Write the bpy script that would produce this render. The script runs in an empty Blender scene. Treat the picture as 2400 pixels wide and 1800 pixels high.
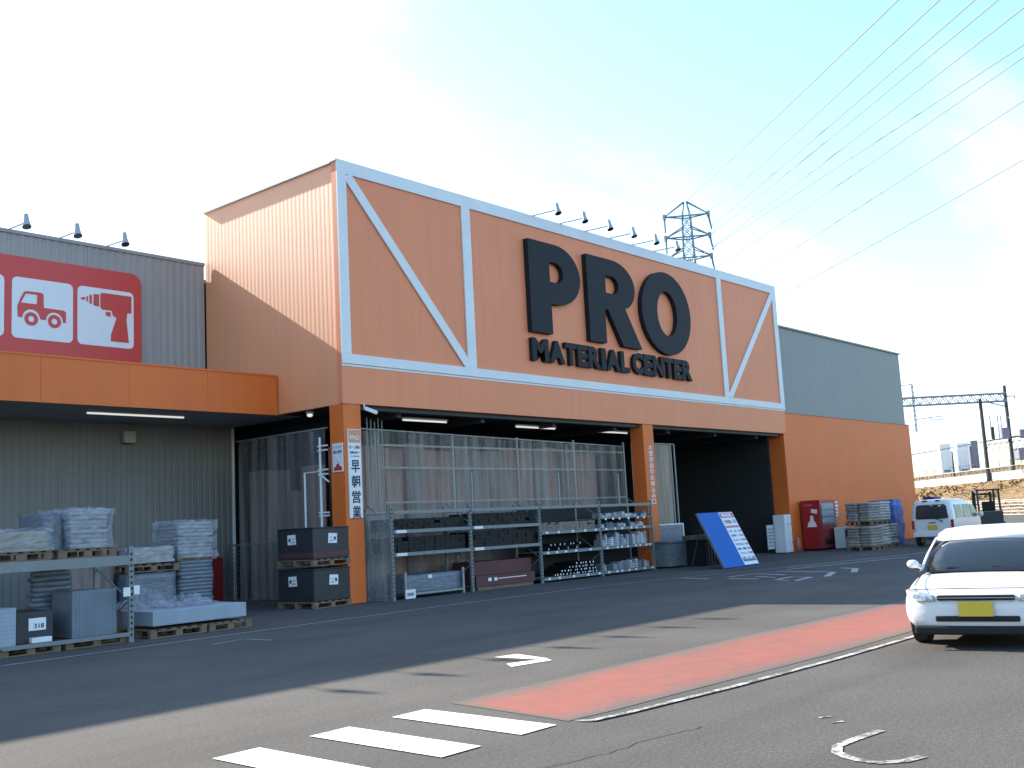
import bpy, math, random
from mathutils import Vector, Matrix
S = bpy.context.scene
COL = S.collection
R = random.Random(7)

# ------------------------------------------------------------------ camera
cam_d = bpy.data.cameras.new("camera"); cam = bpy.data.objects.new("camera", cam_d); COL.objects.link(cam)
S.camera = cam
YAW, PITCH, ROLL = 0.8672, 0.1328, -0.0526
CX, CY, CZ = -15.5132, -18.138, 1.5
fw = Vector((math.sin(YAW)*math.cos(PITCH), math.cos(YAW)*math.cos(PITCH), math.sin(PITCH)))
r0 = Vector((math.cos(YAW), -math.sin(YAW), 0)); u0 = r0.cross(fw)
rr = r0*math.cos(ROLL)+u0*math.sin(ROLL); uu = -r0*math.sin(ROLL)+u0*math.cos(ROLL)
cam.matrix_world = Matrix(((rr.x, uu.x, -fw.x, CX), (rr.y, uu.y, -fw.y, CY), (rr.z, uu.z, -fw.z, CZ), (0, 0, 0, 1)))
cam_d.sensor_width = 36; cam_d.lens = 36*2492.34/2400; cam_d.clip_end = 3000; cam_d.clip_start = 0.1

# ------------------------------------------------------------------ light and sky
SUN = Vector((-0.13, 1.675, 1.0)).normalized()          # towards the sun, behind the building
sun_d = bpy.data.lights.new("sun", 'SUN'); sun = bpy.data.objects.new("sun", sun_d); COL.objects.link(sun)
sun_d.energy = 5.0; sun_d.angle = math.radians(0.55); sun_d.color = (1.0, 0.90, 0.76)
sun.rotation_euler = SUN.to_track_quat('Z', 'Y').to_euler()
W = bpy.data.worlds.new("World"); S.world = W; W.use_nodes = True
wn, wl = W.node_tree.nodes, W.node_tree.links
wn.clear()
wout = wn.new('ShaderNodeOutputWorld'); bg = wn.new('ShaderNodeBackground'); bg.inputs[1].default_value = 0.15
sky = wn.new('ShaderNodeTexSky'); sky.sky_type = 'NISHITA'; sky.sun_disc = False
sky.sun_elevation = math.asin(SUN.z); sky.sun_rotation = math.atan2(SUN.x, SUN.y)
sky.dust_density = 1.0; sky.air_density = 1.25; sky.ozone_density = 1.2
tc = wn.new('ShaderNodeTexCoord')
sep = wn.new('ShaderNodeSeparateXYZ'); wl.new(tc.outputs['Generated'], sep.inputs[0])
def wm(op, a, b=None):
    n = wn.new('ShaderNodeMath'); n.operation = op
    for i, v in enumerate((a, b)):
        if v is None: continue
        if isinstance(v, (int, float)): n.inputs[i].default_value = v
        else: wl.new(v, n.inputs[i])
    return n.outputs[0]
zc = wm('ADD', wm('MAXIMUM', sep.outputs[2], 0.0), 0.12)
comb = wn.new('ShaderNodeCombineXYZ')
wl.new(wm('DIVIDE', sep.outputs[0], zc), comb.inputs[0]); wl.new(wm('DIVIDE', sep.outputs[1], zc), comb.inputs[1])
mp = wn.new('ShaderNodeMapping'); mp.inputs['Rotation'].default_value = (0, 0, math.radians(-38)); mp.inputs['Scale'].default_value = (0.35, 1.15, 1); mp.inputs['Location'].default_value = (3.4, 1.9, 0)
wl.new(comb.outputs[0], mp.inputs[0])
nz = wn.new('ShaderNodeTexNoise'); nz.inputs['Scale'].default_value = 1.5; nz.inputs['Detail'].default_value = 7; nz.inputs['Roughness'].default_value = 0.55
wl.new(mp.outputs[0], nz.inputs['Vector'])
# thin bright cloud lies thickest round the sun and towards the horizon
sdot = wn.new('ShaderNodeVectorMath'); sdot.operation = 'DOT_PRODUCT'; sdot.inputs[1].default_value = SUN
wl.new(tc.outputs['Generated'], sdot.inputs[0])
near = wn.new('ShaderNodeMapRange'); near.inputs[1].default_value = 0.66; near.inputs[2].default_value = 0.88; near.inputs[3].default_value = 0.0; near.inputs[4].default_value = 0.42
wl.new(sdot.outputs['Value'], near.inputs[0])
low = wn.new('ShaderNodeMapRange'); low.inputs[1].default_value = 0.12; low.inputs[2].default_value = 0.42; low.inputs[3].default_value = 0.16; low.inputs[4].default_value = -0.06
wl.new(sep.outputs[2], low.inputs[0])
front = wn.new('ShaderNodeMapRange'); front.inputs[1].default_value = -0.25; front.inputs[2].default_value = 0.35; front.inputs[3].default_value = -0.3; front.inputs[4].default_value = 0.0
wl.new(sdot.outputs['Value'], front.inputs[0])
dens = wm('ADD', wm('ADD', wm('ADD', nz.outputs['Fac'], near.outputs[0]), low.outputs[0]), front.outputs[0])
msk = wn.new('ShaderNodeMapRange'); msk.interpolation_type = 'SMOOTHSTEP'
msk.inputs[1].default_value = 0.47; msk.inputs[2].default_value = 0.76
wl.new(dens, msk.inputs[0])
mix = wn.new('ShaderNodeMixRGB'); mix.inputs[2].default_value = (4.0, 4.85, 5.6, 1)
tint = wn.new('ShaderNodeVectorMath'); tint.operation = 'MULTIPLY'; tint.inputs[1].default_value = (0.90, 1.04, 1.15)
wl.new(sky.outputs[0], tint.inputs[0])
wl.new(msk.outputs[0], mix.inputs[0]); wl.new(tint.outputs[0], mix.inputs[1])
wl.new(mix.outputs[0], bg.inputs[0]); wl.new(bg.outputs[0], wout.inputs[0])

S.view_settings.view_transform = 'Standard'; S.view_settings.look = 'None'
S.view_settings.exposure = 1.25; S.view_settings.gamma = 1.0; S.view_settings.use_curve_mapping = False
S.cycles.max_bounces = 8; S.cycles.transparent_max_bounces = 24

# ------------------------------------------------------------------ materials
def mat(name, col, rough=0.7, metal=0.0, var=0.12, scale=3.0, bump=0.0, bscale=40.0, spec=0.5, emit=None, es=0.0, stretch=(1, 1, 1), fine=0.0, fscale=60, coat=0.0, joint=None):
    m = bpy.data.materials.new(name); m.use_nodes = True
    n, l = m.node_tree.nodes, m.node_tree.links
    b = n['Principled BSDF']
    b.inputs['Roughness'].default_value = rough; b.inputs['Metallic'].default_value = metal
    b.inputs['Specular IOR Level'].default_value = spec
    b.inputs['Coat Weight'].default_value = coat
    if coat >= 1: b.inputs['Coat Roughness'].default_value = 0.5
    t = n.new('ShaderNodeTexCoord'); mp = n.new('ShaderNodeMapping'); mp.inputs['Scale'].default_value = stretch
    l.new(t.outputs['Object'], mp.inputs[0])
    nz = n.new('ShaderNodeTexNoise'); nz.inputs['Scale'].default_value = scale; nz.inputs['Detail'].default_value = 6
    l.new(mp.outputs[0], nz.inputs['Vector'])
    mr = n.new('ShaderNodeMapRange'); mr.inputs[1].default_value = 0.25; mr.inputs[2].default_value = 0.75
    mr.inputs[3].default_value = 1-var; mr.inputs[4].default_value = 1+var
    l.new(nz.outputs['Fac'], mr.inputs[0])
    fac = mr.outputs[0]
    if fine:
        n2 = n.new('ShaderNodeTexNoise'); n2.inputs['Scale'].default_value = fscale; n2.inputs['Detail'].default_value = 3
        l.new(mp.outputs[0], n2.inputs['Vector'])
        m2 = n.new('ShaderNodeMapRange'); m2.inputs[1].default_value = 0.3; m2.inputs[2].default_value = 0.7
        m2.inputs[3].default_value = 1-fine; m2.inputs[4].default_value = 1+fine
        l.new(n2.outputs['Fac'], m2.inputs[0])
        mu = n.new('ShaderNodeMath'); mu.operation = 'MULTIPLY'; l.new(fac, mu.inputs[0]); l.new(m2.outputs[0], mu.inputs[1]); fac = mu.outputs[0]
    if joint:
        sp_ = n.new('ShaderNodeSeparateXYZ'); l.new(t.outputs['Object'], sp_.inputs[0])
        for ax_, per, wd, dk in joint:
            a_ = n.new('ShaderNodeMath'); a_.operation = 'DIVIDE'; a_.inputs[1].default_value = per; l.new(sp_.outputs[ax_], a_.inputs[0])
            b_ = n.new('ShaderNodeMath'); b_.operation = 'FRACT'; l.new(a_.outputs[0], b_.inputs[0])
            c_ = n.new('ShaderNodeMath'); c_.operation = 'LESS_THAN'; c_.inputs[1].default_value = wd/per; l.new(b_.outputs[0], c_.inputs[0])
            d_ = n.new('ShaderNodeMath'); d_.operation = 'MULTIPLY_ADD'; d_.inputs[1].default_value = -dk; d_.inputs[2].default_value = 1; l.new(c_.outputs[0], d_.inputs[0])
            e_ = n.new('ShaderNodeMath'); e_.operation = 'MULTIPLY'; l.new(fac, e_.inputs[0]); l.new(d_.outputs[0], e_.inputs[1]); fac = e_.outputs[0]
        st_ = n.new('ShaderNodeTexNoise'); st_.inputs['Scale'].default_value = 2.2; st_.inputs['Detail'].default_value = 5
        m_ = n.new('ShaderNodeMapping'); m_.inputs['Scale'].default_value = (2.2, 2.2, .12); l.new(t.outputs['Object'], m_.inputs[0]); l.new(m_.outputs[0], st_.inputs['Vector'])
        r_ = n.new('ShaderNodeMapRange'); r_.inputs[1].default_value = .45; r_.inputs[2].default_value = .75; r_.inputs[3].default_value = 1.01; r_.inputs[4].default_value = .94; l.new(st_.outputs['Fac'], r_.inputs[0])
        e_ = n.new('ShaderNodeMath'); e_.operation = 'MULTIPLY'; l.new(fac, e_.inputs[0]); l.new(r_.outputs[0], e_.inputs[1]); fac = e_.outputs[0]
    vm = n.new('ShaderNodeVectorMath'); vm.operation = 'SCALE'; vm.inputs[0].default_value = col[:3]
    l.new(fac, vm.inputs['Scale']); l.new(vm.outputs[0], b.inputs['Base Color'])
    if bump:
        bn = n.new('ShaderNodeTexNoise'); bn.inputs['Scale'].default_value = bscale; bn.inputs['Detail'].default_value = 4
        l.new(mp.outputs[0], bn.inputs['Vector'])
        bp = n.new('ShaderNodeBump'); bp.inputs['Strength'].default_value = bump; bp.inputs['Distance'].default_value = 0.02
        l.new(bn.outputs['Fac'], bp.inputs['Height']); l.new(bp.outputs[0], b.inputs['Normal'])
    if emit:
        b.inputs['Emission Color'].default_value = (*emit, 1); b.inputs['Emission Strength'].default_value = es
    return m

def worn(name, col, under, lo, hi, scale=14.0, rough=0.8, edge=0.25, blot=2.5):
    """paint worn through to what is under it"""
    m = mat(name, col, rough)
    n, l = m.node_tree.nodes, m.node_tree.links
    b = n['Principled BSDF']
    src = b.inputs['Base Color'].links[0].from_socket
    t = n.new('ShaderNodeTexCoord')
    a = n.new('ShaderNodeTexNoise'); a.inputs['Scale'].default_value = scale; a.inputs['Detail'].default_value = 8; a.inputs['Roughness'].default_value = 0.7
    c = n.new('ShaderNodeTexNoise'); c.inputs['Scale'].default_value = blot; c.inputs['Detail'].default_value = 3
    l.new(t.outputs['Object'], a.inputs['Vector']); l.new(t.outputs['Object'], c.inputs['Vector'])
    ad = n.new('ShaderNodeMath'); ad.operation = 'MULTIPLY_ADD'; ad.inputs[1].default_value = edge
    l.new(c.outputs['Fac'], ad.inputs[0]); l.new(a.outputs['Fac'], ad.inputs[2])
    mr = n.new('ShaderNodeMapRange'); mr.inputs[1].default_value = lo; mr.inputs[2].default_value = hi
    l.new(ad.outputs[0], mr.inputs[0])
    mx = n.new('ShaderNodeMixRGB'); mx.inputs[1].default_value = (*under, 1)
    l.new(mr.outputs[0], mx.inputs[0]); l.new(src, mx.inputs[2]); l.new(mx.outputs[0], b.inputs['Base Color'])
    return m

def film(name, tint, clear=0.7, rough=0.25, scale=4.0, stretch=(1, 1, 1)):
    """plastic sheet: partly see-through, partly milky and glossy"""
    m = bpy.data.materials.new(name); m.use_nodes = True
    n, l = m.node_tree.nodes, m.node_tree.links
    b = n['Principled BSDF']; b.inputs['Base Color'].default_value = (*tint, 1); b.inputs['Roughness'].default_value = rough
    tr = n.new('ShaderNodeBsdfTransparent'); mx = n.new('ShaderNodeMixShader'); out = n['Material Output']
    t = n.new('ShaderNodeTexCoord'); mp = n.new('ShaderNodeMapping'); mp.inputs['Scale'].default_value = stretch
    nz = n.new('ShaderNodeTexNoise'); nz.inputs['Scale'].default_value = scale; nz.inputs['Detail'].default_value = 5
    l.new(t.outputs['Object'], mp.inputs[0]); l.new(mp.outputs[0], nz.inputs['Vector'])
    mr = n.new('ShaderNodeMapRange'); mr.inputs[1].default_value = 0.3; mr.inputs[2].default_value = 0.7
    mr.inputs[3].default_value = 1-clear-0.16; mr.inputs[4].default_value = min(1, 1-clear+0.18)
    l.new(nz.outputs['Fac'], mr.inputs[0]); l.new(mr.outputs[0], mx.inputs[0])
    l.new(tr.outputs[0], mx.inputs[1]); l.new(b.outputs[0], mx.inputs[2]); l.new(mx.outputs[0], out.inputs['Surface'])
    bp = n.new('ShaderNodeBump'); bp.inputs['Strength'].default_value = 0.5; bp.inputs['Distance'].default_value = 0.03
    l.new(nz.outputs['Fac'], bp.inputs['Height']); l.new(bp.outputs[0], b.inputs['Normal'])
    return m

M_ASPH = mat('asphalt', (0.094, 0.088, 0.081), 0.92, var=0.15, scale=0.30, bump=0.35, bscale=60, fine=0.22, fscale=30, spec=0.25)
def add_wear(m, layers):
    n, l = m.node_tree.nodes, m.node_tree.links; b = n['Principled BSDF']
    for scale, stretch, lo, hi, v0, v1, loc in layers:
        src = b.inputs['Base Color'].links[0].from_socket
        t = n.new('ShaderNodeTexCoord'); mp = n.new('ShaderNodeMapping'); mp.inputs['Scale'].default_value = stretch; mp.inputs['Location'].default_value = loc
        z = n.new('ShaderNodeTexNoise'); z.inputs['Scale'].default_value = scale; z.inputs['Detail'].default_value = 6; z.inputs['Roughness'].default_value = .6
        l.new(t.outputs['Object'], mp.inputs[0]); l.new(mp.outputs[0], z.inputs['Vector'])
        r = n.new('ShaderNodeMapRange'); r.inputs[1].default_value = lo; r.inputs[2].default_value = hi; r.inputs[3].default_value = v0; r.inputs[4].default_value = v1
        l.new(z.outputs['Fac'], r.inputs[0])
        s_ = n.new('ShaderNodeVectorMath'); s_.operation = 'SCALE'; l.new(src, s_.inputs[0]); l.new(r.outputs[0], s_.inputs['Scale'])
        l.new(s_.outputs[0], b.inputs['Base Color'])
add_wear(M_ASPH, ((0.9, (.12, 1.3, 1), .48, .72, 1.0, .80, (3, 1, 0)),     # tyre-dark tracks along the lane
                  (1.6, (1, 1, 1), .66, .74, 1.0, .72, (9, 4, 0)),          # oil and damp spots
                  (0.5, (1, 1, 1), .40, .62, .93, 1.08, (1, 7, 0))))
M_WHITE_RD = worn('white_road_paint', (0.78, 0.77, 0.73), (0.10, 0.09, 0.08), 0.44, 0.56, 22, edge=0.26, blot=3.5)
M_WORN_RD = worn('worn_white_road_paint', (0.50, 0.48, 0.44), (0.105, 0.095, 0.085), 0.62, 0.80, 20, edge=0.4, blot=4)
M_FAINT_RD = worn('faint_white_road_paint', (0.40, 0.41, 0.42), (0.10, 0.09, 0.08), 0.45, 0.65, 12, edge=0.3)
M_RED_RD = worn('red_road_paint', (0.265, 0.078, 0.054), (0.105, 0.088, 0.075), 0.40, 0.72, 12, edge=0.42, blot=1.1)
M_YEL_RD = worn('orange_white_road_paint', (0.80, 0.72, 0.58), (0.10, 0.09, 0.08), 0.40, 0.50, 12)
M_FASCIA = mat('pale_orange_cladding', (0.80, 0.262, 0.125), 0.5, var=0.05, scale=0.5, spec=0.4, joint=(('X', .91, .010, .05), ('Z', 1.84, .010, .04)))
M_SIDE = mat('pale_orange_ribbed_cladding', (0.84, 0.305, 0.125), 0.58, var=0.05, scale=0.5, spec=1.0, coat=1.0, joint=(('Y', .30, .012, .07),))
M_ORANGE = mat('deep_orange_cladding', (0.72, 0.155, 0.028), 0.5, var=0.06, scale=0.6, spec=0.4, joint=(('X', .91, .01, .08),))
M_TRIM = mat('white_trim', (0.70, 0.73, 0.76), 0.45, var=0.05, scale=1.5)
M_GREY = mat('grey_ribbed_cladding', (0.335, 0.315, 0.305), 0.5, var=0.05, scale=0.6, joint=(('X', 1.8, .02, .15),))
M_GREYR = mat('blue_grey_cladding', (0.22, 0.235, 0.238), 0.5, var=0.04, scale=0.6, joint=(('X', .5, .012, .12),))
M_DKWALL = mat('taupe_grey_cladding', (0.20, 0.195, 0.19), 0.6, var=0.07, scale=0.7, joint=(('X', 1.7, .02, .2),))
M_SOFFIT = mat('grey_soffit', (0.28, 0.29, 0.29), 0.7, var=0.04)
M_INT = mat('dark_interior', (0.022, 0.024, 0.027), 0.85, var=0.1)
M_CONC = mat('concrete', (0.22, 0.21, 0.19), 0.9, var=0.1, scale=1.5)
M_ROOF = mat('roof_metal', (0.25, 0.26, 0.26), 0.5)
M_BLACK = mat('charcoal_sign_paint', (0.010, 0.015, 0.022), 0.6, var=0.1, spec=0.25)
M_GALV = mat('galvanised_steel', (0.27, 0.29, 0.30), 0.45, 0.35, var=0.12, scale=8)
M_STEEL = mat('painted_rack_steel', (0.19, 0.215, 0.225), 0.5, 0.1, var=0.08, scale=6)
M_SIGNRED = mat('sign_red', (0.60, 0.045, 0.040), 0.4, var=0.03)
M_SIGNWHITE = mat('sign_white', (0.74, 0.76, 0.80), 0.4, var=0.02)
M_WOOD = mat('pallet_wood', (0.19, 0.135, 0.09), 0.85, var=0.3, scale=4, stretch=(1, 6, 6))
M_WRAP = mat('stretch_wrapped_white_goods', (0.32, 0.32, 0.33), 0.3, var=0.4, scale=6, bump=0.9, bscale=9, stretch=(1, 1, 4))
M_WRAPTAN = mat('stretch_wrapped_tan_goods', (0.30, 0.26, 0.20), 0.35, var=0.25, scale=3, bump=0.6, bscale=7)
M_WRAPBLUE = mat('stretch_wrapped_blue_grey_goods', (0.14, 0.165, 0.21), 0.32, var=0.25, scale=5, bump=0.7, bscale=8, stretch=(1, 1, 3))
M_SHEETWRAP = film('milky_stretch_film', (0.42, 0.46, 0.54), 0.72, 0.25, 7)
M_BAG = mat('woven_bag', (0.42, 0.40, 0.37), 0.6, var=0.18, scale=5, bump=0.4, bscale=16)
M_BAGD = mat('grey_brown_bag', (0.27, 0.24, 0.22), 0.6, var=0.2, scale=5, bump=0.4, bscale=16)
M_BLOCK = mat('grey_board', (0.17, 0.20, 0.24), 0.8, var=0.12, scale=3, joint=(('X', .06, .006, .3), ('Y', .06, .006, .3)))
M_SLAB = mat('pale_slab', (0.31, 0.36, 0.43), 0.7, var=0.08, scale=2, joint=(('Z', .06, .006, .22),))
M_CRATE = mat('black_crate_plastic', (0.022, 0.025, 0.03), 0.5, var=0.2)
M_LABEL = mat('white_label_paper', (0.75, 0.77, 0.78), 0.6, var=0.03)
M_INK = mat('dark_ink', (0.02, 0.03, 0.06), 0.6)
M_REDINK = mat('red_ink', (0.45, 0.04, 0.05), 0.6)
M_PINKINK = mat('dull_pink_ink', (0.48, 0.20, 0.24), 0.6)
M_BLUEBOARD = mat('blue_board', (0.006, 0.115, 0.46), 0.55, var=0.06, scale=1.2, spec=0.2)
M_BLUETARP = mat('blue_tarp', (0.02, 0.10, 0.38), 0.45, var=0.2, scale=4, bump=0.6, bscale=6)
M_RED = mat('vending_red', (0.33, 0.018, 0.02), 0.35, var=0.06)
M_EXT = mat('extinguisher_red', (0.20, 0.014, 0.014), 0.4)
M_TUBE = mat('fluorescent_tube', (0.8, 0.8, 0.78), 0.4, emit=(1.0, 0.98, 0.92), es=0.28)
M_GLASS = mat('dark_glass', (0.02, 0.028, 0.033), 0.06, var=0.05, spec=0.8)
M_VANGLASS = mat('van_glass', (0.03, 0.04, 0.05), 0.08, var=0.4, scale=2.5, spec=0.7)
M_CARWHITE = mat('white_car_paint', (0.72, 0.73, 0.74), 0.3, var=0.015, coat=0.5)
M_TYRE = mat('tyre_rubber', (0.02, 0.02, 0.02), 0.8)
M_PLASTIC = mat('black_plastic', (0.011, 0.012, 0.014), 0.6, spec=0.3)
M_LENS = mat('clear_lamp_lens', (0.36, 0.38, 0.40), 0.12, var=.05)
M_TAIL = mat('red_tail_lens', (0.35, 0.02, 0.02), 0.2)
M_PLATE = mat('yellow_plate', (0.62, 0.46, 0.04), 0.5, var=0.03)
M_DARKSTEEL = mat('dark_steel', (0.035, 0.04, 0.045), 0.6, var=0.15)
M_PYLON = mat('pylon_steel', (0.20, 0.235, 0.27), 0.6)
M_INSUL = mat('insulator', (0.10, 0.12, 0.15), 0.4)
M_LAMPH = mat('lamp_head_grey', (0.36, 0.40, 0.45), 0.5)
M_WIRE = mat('wire', (0.26, 0.30, 0.33), 0.6)
M_GRASS = mat('dry_grass', (0.20, 0.125, 0.055), 0.95, var=0.45, scale=1.1, bump=1.0, bscale=3, fine=0.4, fscale=5)
M_CURB = mat('pale_concrete', (0.55, 0.53, 0.48), 0.85, var=0.1)
M_FENCE = mat('white_fence_metal', (0.62, 0.61, 0.57), 0.6)
M_CABINET = mat('white_cabinet', (0.88, 0.88, 0.88), 0.5)
M_CABGREY = mat('grey_cabinet', (0.22, 0.22, 0.28), 0.6)
M_CURTAIN = film('clear_vinyl_curtain', (0.36, 0.34, 0.335), 0.72, 0.2, 2.0, (3, 3, 0.15))
M_POLY = film('clear_corrugated_sheet', (0.34, 0.38, 0.41), 0.72, 0.2, 2.2, (6, 6, 0.3))
M_BOARD = mat('red_brown_board', (0.33, 0.19, 0.155), 0.7, var=0.35, scale=2.5, stretch=(3, 3, 0.4))
M_BOARD2 = mat('grey_brown_board', (0.21, 0.165, 0.15), 0.7, var=0.35, scale=2.5, stretch=(3, 3, 0.4))
M_BOARD3 = mat('dark_mauve_board', (0.20, 0.13, 0.135), 0.5, var=0.45, scale=2.5, stretch=(3, 3, 0.3))
M_MESHF = mat('grid_mesh_steel', (0.14, 0.15, 0.16), 0.5, 0.3)
M_PIPE = mat('steel_pipe', (0.55, 0.57, 0.58), 0.35, 0.4)
M_PIPEIN = mat('dark_bore', (0.01, 0.01, 0.012), 0.9)
M_DKRED = mat('dark_red_board', (0.10, 0.03, 0.035), 0.6, var=0.2)
GOODS = [mat('goods_%s' % k, c, 0.55, var=0.2, scale=9) for k, c in (('grey', (0.2, 0.23, 0.25)), ('pale', (0.45, 0.48, 0.5)), ('blue', (0.10, 0.14, 0.24)), ('steel', (0.3, 0.33, 0.35)))]

# ------------------------------------------------------------------ mesh helpers
class MB:
    def __init__(s): s.v = []; s.f = []
    def add(s, vs, fs):
        o = len(s.v); s.v += [tuple(p) for p in vs]; s.f += [tuple(i+o for i in f) for f in fs]; return s
    def box(s, x0, x1, y0, y1, z0, z1):
        v = [(x, y, z) for z in (z0, z1) for y in (y0, y1) for x in (x0, x1)]
        return s.add(v, [(0, 2, 3, 1), (4, 5, 7, 6), (0, 1, 5, 4), (2, 6, 7, 3), (0, 4, 6, 2), (1, 3, 7, 5)])
    def rbox(s, cx, cy, cz, lx, ly, lz, a=0.0, tilt=None):
        m = Matrix.Rotation(a, 3, 'Z')
        if tilt is not None: m = m @ tilt
        t = MB().box(-lx/2, lx/2, -ly/2, ly/2, -lz/2, lz/2)
        return s.add([Vector((cx, cy, cz)) + m @ Vector(p) for p in t.v], t.f)
    def tube(s, a, b, r, n=8, r2=None):
        a = Vector(a); b = Vector(b); d = (b-a)
        if d.length < 1e-6: return s
        d.normalize(); r2 = r if r2 is None else r2
        h = Vector((0, 0, 1)) if abs(d.z) < 0.9 else Vector((1, 0, 0))
        p = d.cross(h).normalized(); q = d.cross(p)
        v = []
        for c, ra in ((a, r), (b, r2)):
            for i in range(n):
                t = 2*math.pi*i/n + math.pi/n
                v.append(c + p*math.cos(t)*ra + q*math.sin(t)*ra)
        f = [(i, (i+1) % n, n+(i+1) % n, n+i) for i in range(n)] + [tuple(range(n))[::-1], tuple(range(n, 2*n))]
        return s.add(v, f)
    def bar(s, a, b, w, h=None):           # square bar
        return s.tube(a, b, w*0.7071, 4)
    def quad(s, a, b, c, d): return s.add([a, b, c, d], [(0, 1, 2, 3)])
    def prism(s, pts, frame, depth):       # pts 2D (u,v) convex or simple; frame(u,v,w)
        n = len(pts)
        v = [frame(u, w, 0) for u, w in pts] + [frame(u, w, depth) for u, w in pts]
        return s.add(v, [tuple(range(n)), tuple(range(n, 2*n))[::-1]] + [(i, i+n, (i+1) % n+n, (i+1) % n) for i in range(n)])
    def loft(s, rings, closed=True, cap=True):
        n = len(rings[0]); v = [p for r_ in rings for p in r_]; f = []
        for k in range(len(rings)-1):
            for i in range(n if closed else n-1):
                j = (i+1) % n
                f.append((k*n+i, k*n+j, (k+1)*n+j, (k+1)*n+i))
        if cap: f += [tuple(range(n))[::-1], tuple(range((len(rings)-1)*n, len(rings)*n))]
        return s.add(v, f)
    def sphere(s, c, r, n=10, m=6, sc=(1, 1, 1)):
        rings = []
        for j in range(1, m):
            t = math.pi*j/m
            rings.append([(c[0]+sc[0]*r*math.sin(t)*math.cos(2*math.pi*i/n), c[1]+sc[1]*r*math.sin(t)*math.sin(2*math.pi*i/n), c[2]-sc[2]*r*math.cos(t)) for i in range(n)])
        return s.loft(rings)
    def build(s, name, m, parent=None, smooth=False, bevel=0.0, base=None, sub=0):
        """parent: world-space vertices are re-based on the thing's Empty"""
        org = Vector((0, 0, 0))
        if parent is not None: org = Vector(parent.get('_org', (0, 0, 0)))
        elif base is not None: org = Vector(base)
        me = bpy.data.meshes.new(name)
        me.from_pydata([tuple(Vector(p)-org) for p in s.v], [], s.f); me.update()
        import bmesh
        bm = bmesh.new(); bm.from_mesh(me); bmesh.ops.recalc_face_normals(bm, faces=bm.faces); bm.to_mesh(me); bm.free()
        me.materials.append(m)
        if smooth:
            for p in me.polygons: p.use_smooth = True
        o = bpy.data.objects.new(name, me); COL.objects.link(o)
        if parent is not None: o.parent = parent; o['_org'] = tuple(org)
        else: o.location = org; o['_org'] = tuple(org)
        if bevel:
            b = o.modifiers.new('bevel', 'BEVEL'); b.width = bevel; b.segments = 2; b.limit_method = 'ANGLE'
        if sub:
            b = o.modifiers.new('sub', 'SUBSURF'); b.levels = sub; b.render_levels = sub
        return o

def thing(name, label, cat, loc, group=None, rotz=0.0):
    o = bpy.data.objects.new(name, None); COL.objects.link(o); o.location = loc; o.rotation_euler = (0, 0, rotz)
    o.empty_display_size = 0.2
    o['_org'] = tuple(loc); o['label'] = label; o['category'] = cat
    if group: o['group'] = group
    return o
def tag(o, label, cat, group=None):
    o['label'] = label; o['category'] = cat
    if group: o['group'] = group
    return o
def struct(o, kind='structure'): o['kind'] = kind; return o
def lab(o, l): o['label'] = l; return o
def local(root): root['_org'] = (0, 0, 0); return root        # parts given in local coordinates
def dup(root, loc, rotz=None, label=None):
    c = root.copy(); COL.objects.link(c); c.location = loc
    if rotz is not None: c.rotation_euler = (0, 0, rotz)
    if label: c['label'] = label
    for ch in list(root.children):
        d = ch.copy(); COL.objects.link(d); d.parent = c
        for g in list(ch.children):
            e = g.copy(); COL.objects.link(e); e.parent = d
    return c

DG = None
def _eval_curve(cu):
    o = bpy.data.objects.new('tmp', cu); COL.objects.link(o)
    bpy.context.view_layer.update()
    dg = bpy.context.evaluated_depsgraph_get()
    me = bpy.data.meshes.new_from_object(o.evaluated_get(dg))
    vs = [v.co.copy() for v in me.vertices]; fs = [tuple(p.vertices) for p in me.polygons]
    bpy.data.objects.remove(o); bpy.data.meshes.remove(me)
    return vs, fs
def flat_shape(loops, frame, depth=0.0):
    """2D outlines (with holes) filled; frame(u,v,w)->world"""
    cu = bpy.data.curves.new('c', 'CURVE'); cu.dimensions = '2D'; cu.fill_mode = 'BOTH'; cu.extrude = depth/2
    for lp in loops:
        sp = cu.splines.new('POLY'); sp.points.add(len(lp)-1)
        for p, (u, v) in zip(sp.points, lp): p.co = (u, v, 0, 1)
        sp.use_cyclic_u = True
    vs, fs = _eval_curve(cu); bpy.data.curves.remove(cu)
    return MB().add([frame(p.x, p.y, p.z+depth/2) for p in vs], fs)
def text_shape(txt, frame, u0, v0, width=None, height=0.2, depth=0.0, bold=0.0, align='LEFT', capfit=True):
    cu = bpy.data.curves.new('t', 'FONT'); cu.body = txt; cu.size = 1.0; cu.extrude = 0; cu.offset = bold; cu.resolution_u = 3
    cu.fill_mode = 'BOTH'; cu.extrude = 0.0001
    vs, fs = _eval_curve(cu); bpy.data.curves.remove(cu)
    if not vs: return MB()
    x0 = min(p.x for p in vs); x1 = max(p.x for p in vs); y0 = min(p.y for p in vs); y1 = max(p.y for p in vs)
    sy = height/max(1e-6, y1-y0); sx = sy if width is None else width/max(1e-6, x1-x0)
    def mp_(p):
        w = depth if p.z > 0 else 0.0
        return frame(u0+(p.x-x0)*sx, v0+(p.y-y0)*sy, w)
    return MB().add([mp_(p) for p in vs], fs)
def FX(Y): return lambda u, v, w: (u, Y-w, v)              # on a plane facing -Y
def FS(X): return lambda u, v, w: (X-w, u, v)              # on a plane facing -X (u = y)

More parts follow.
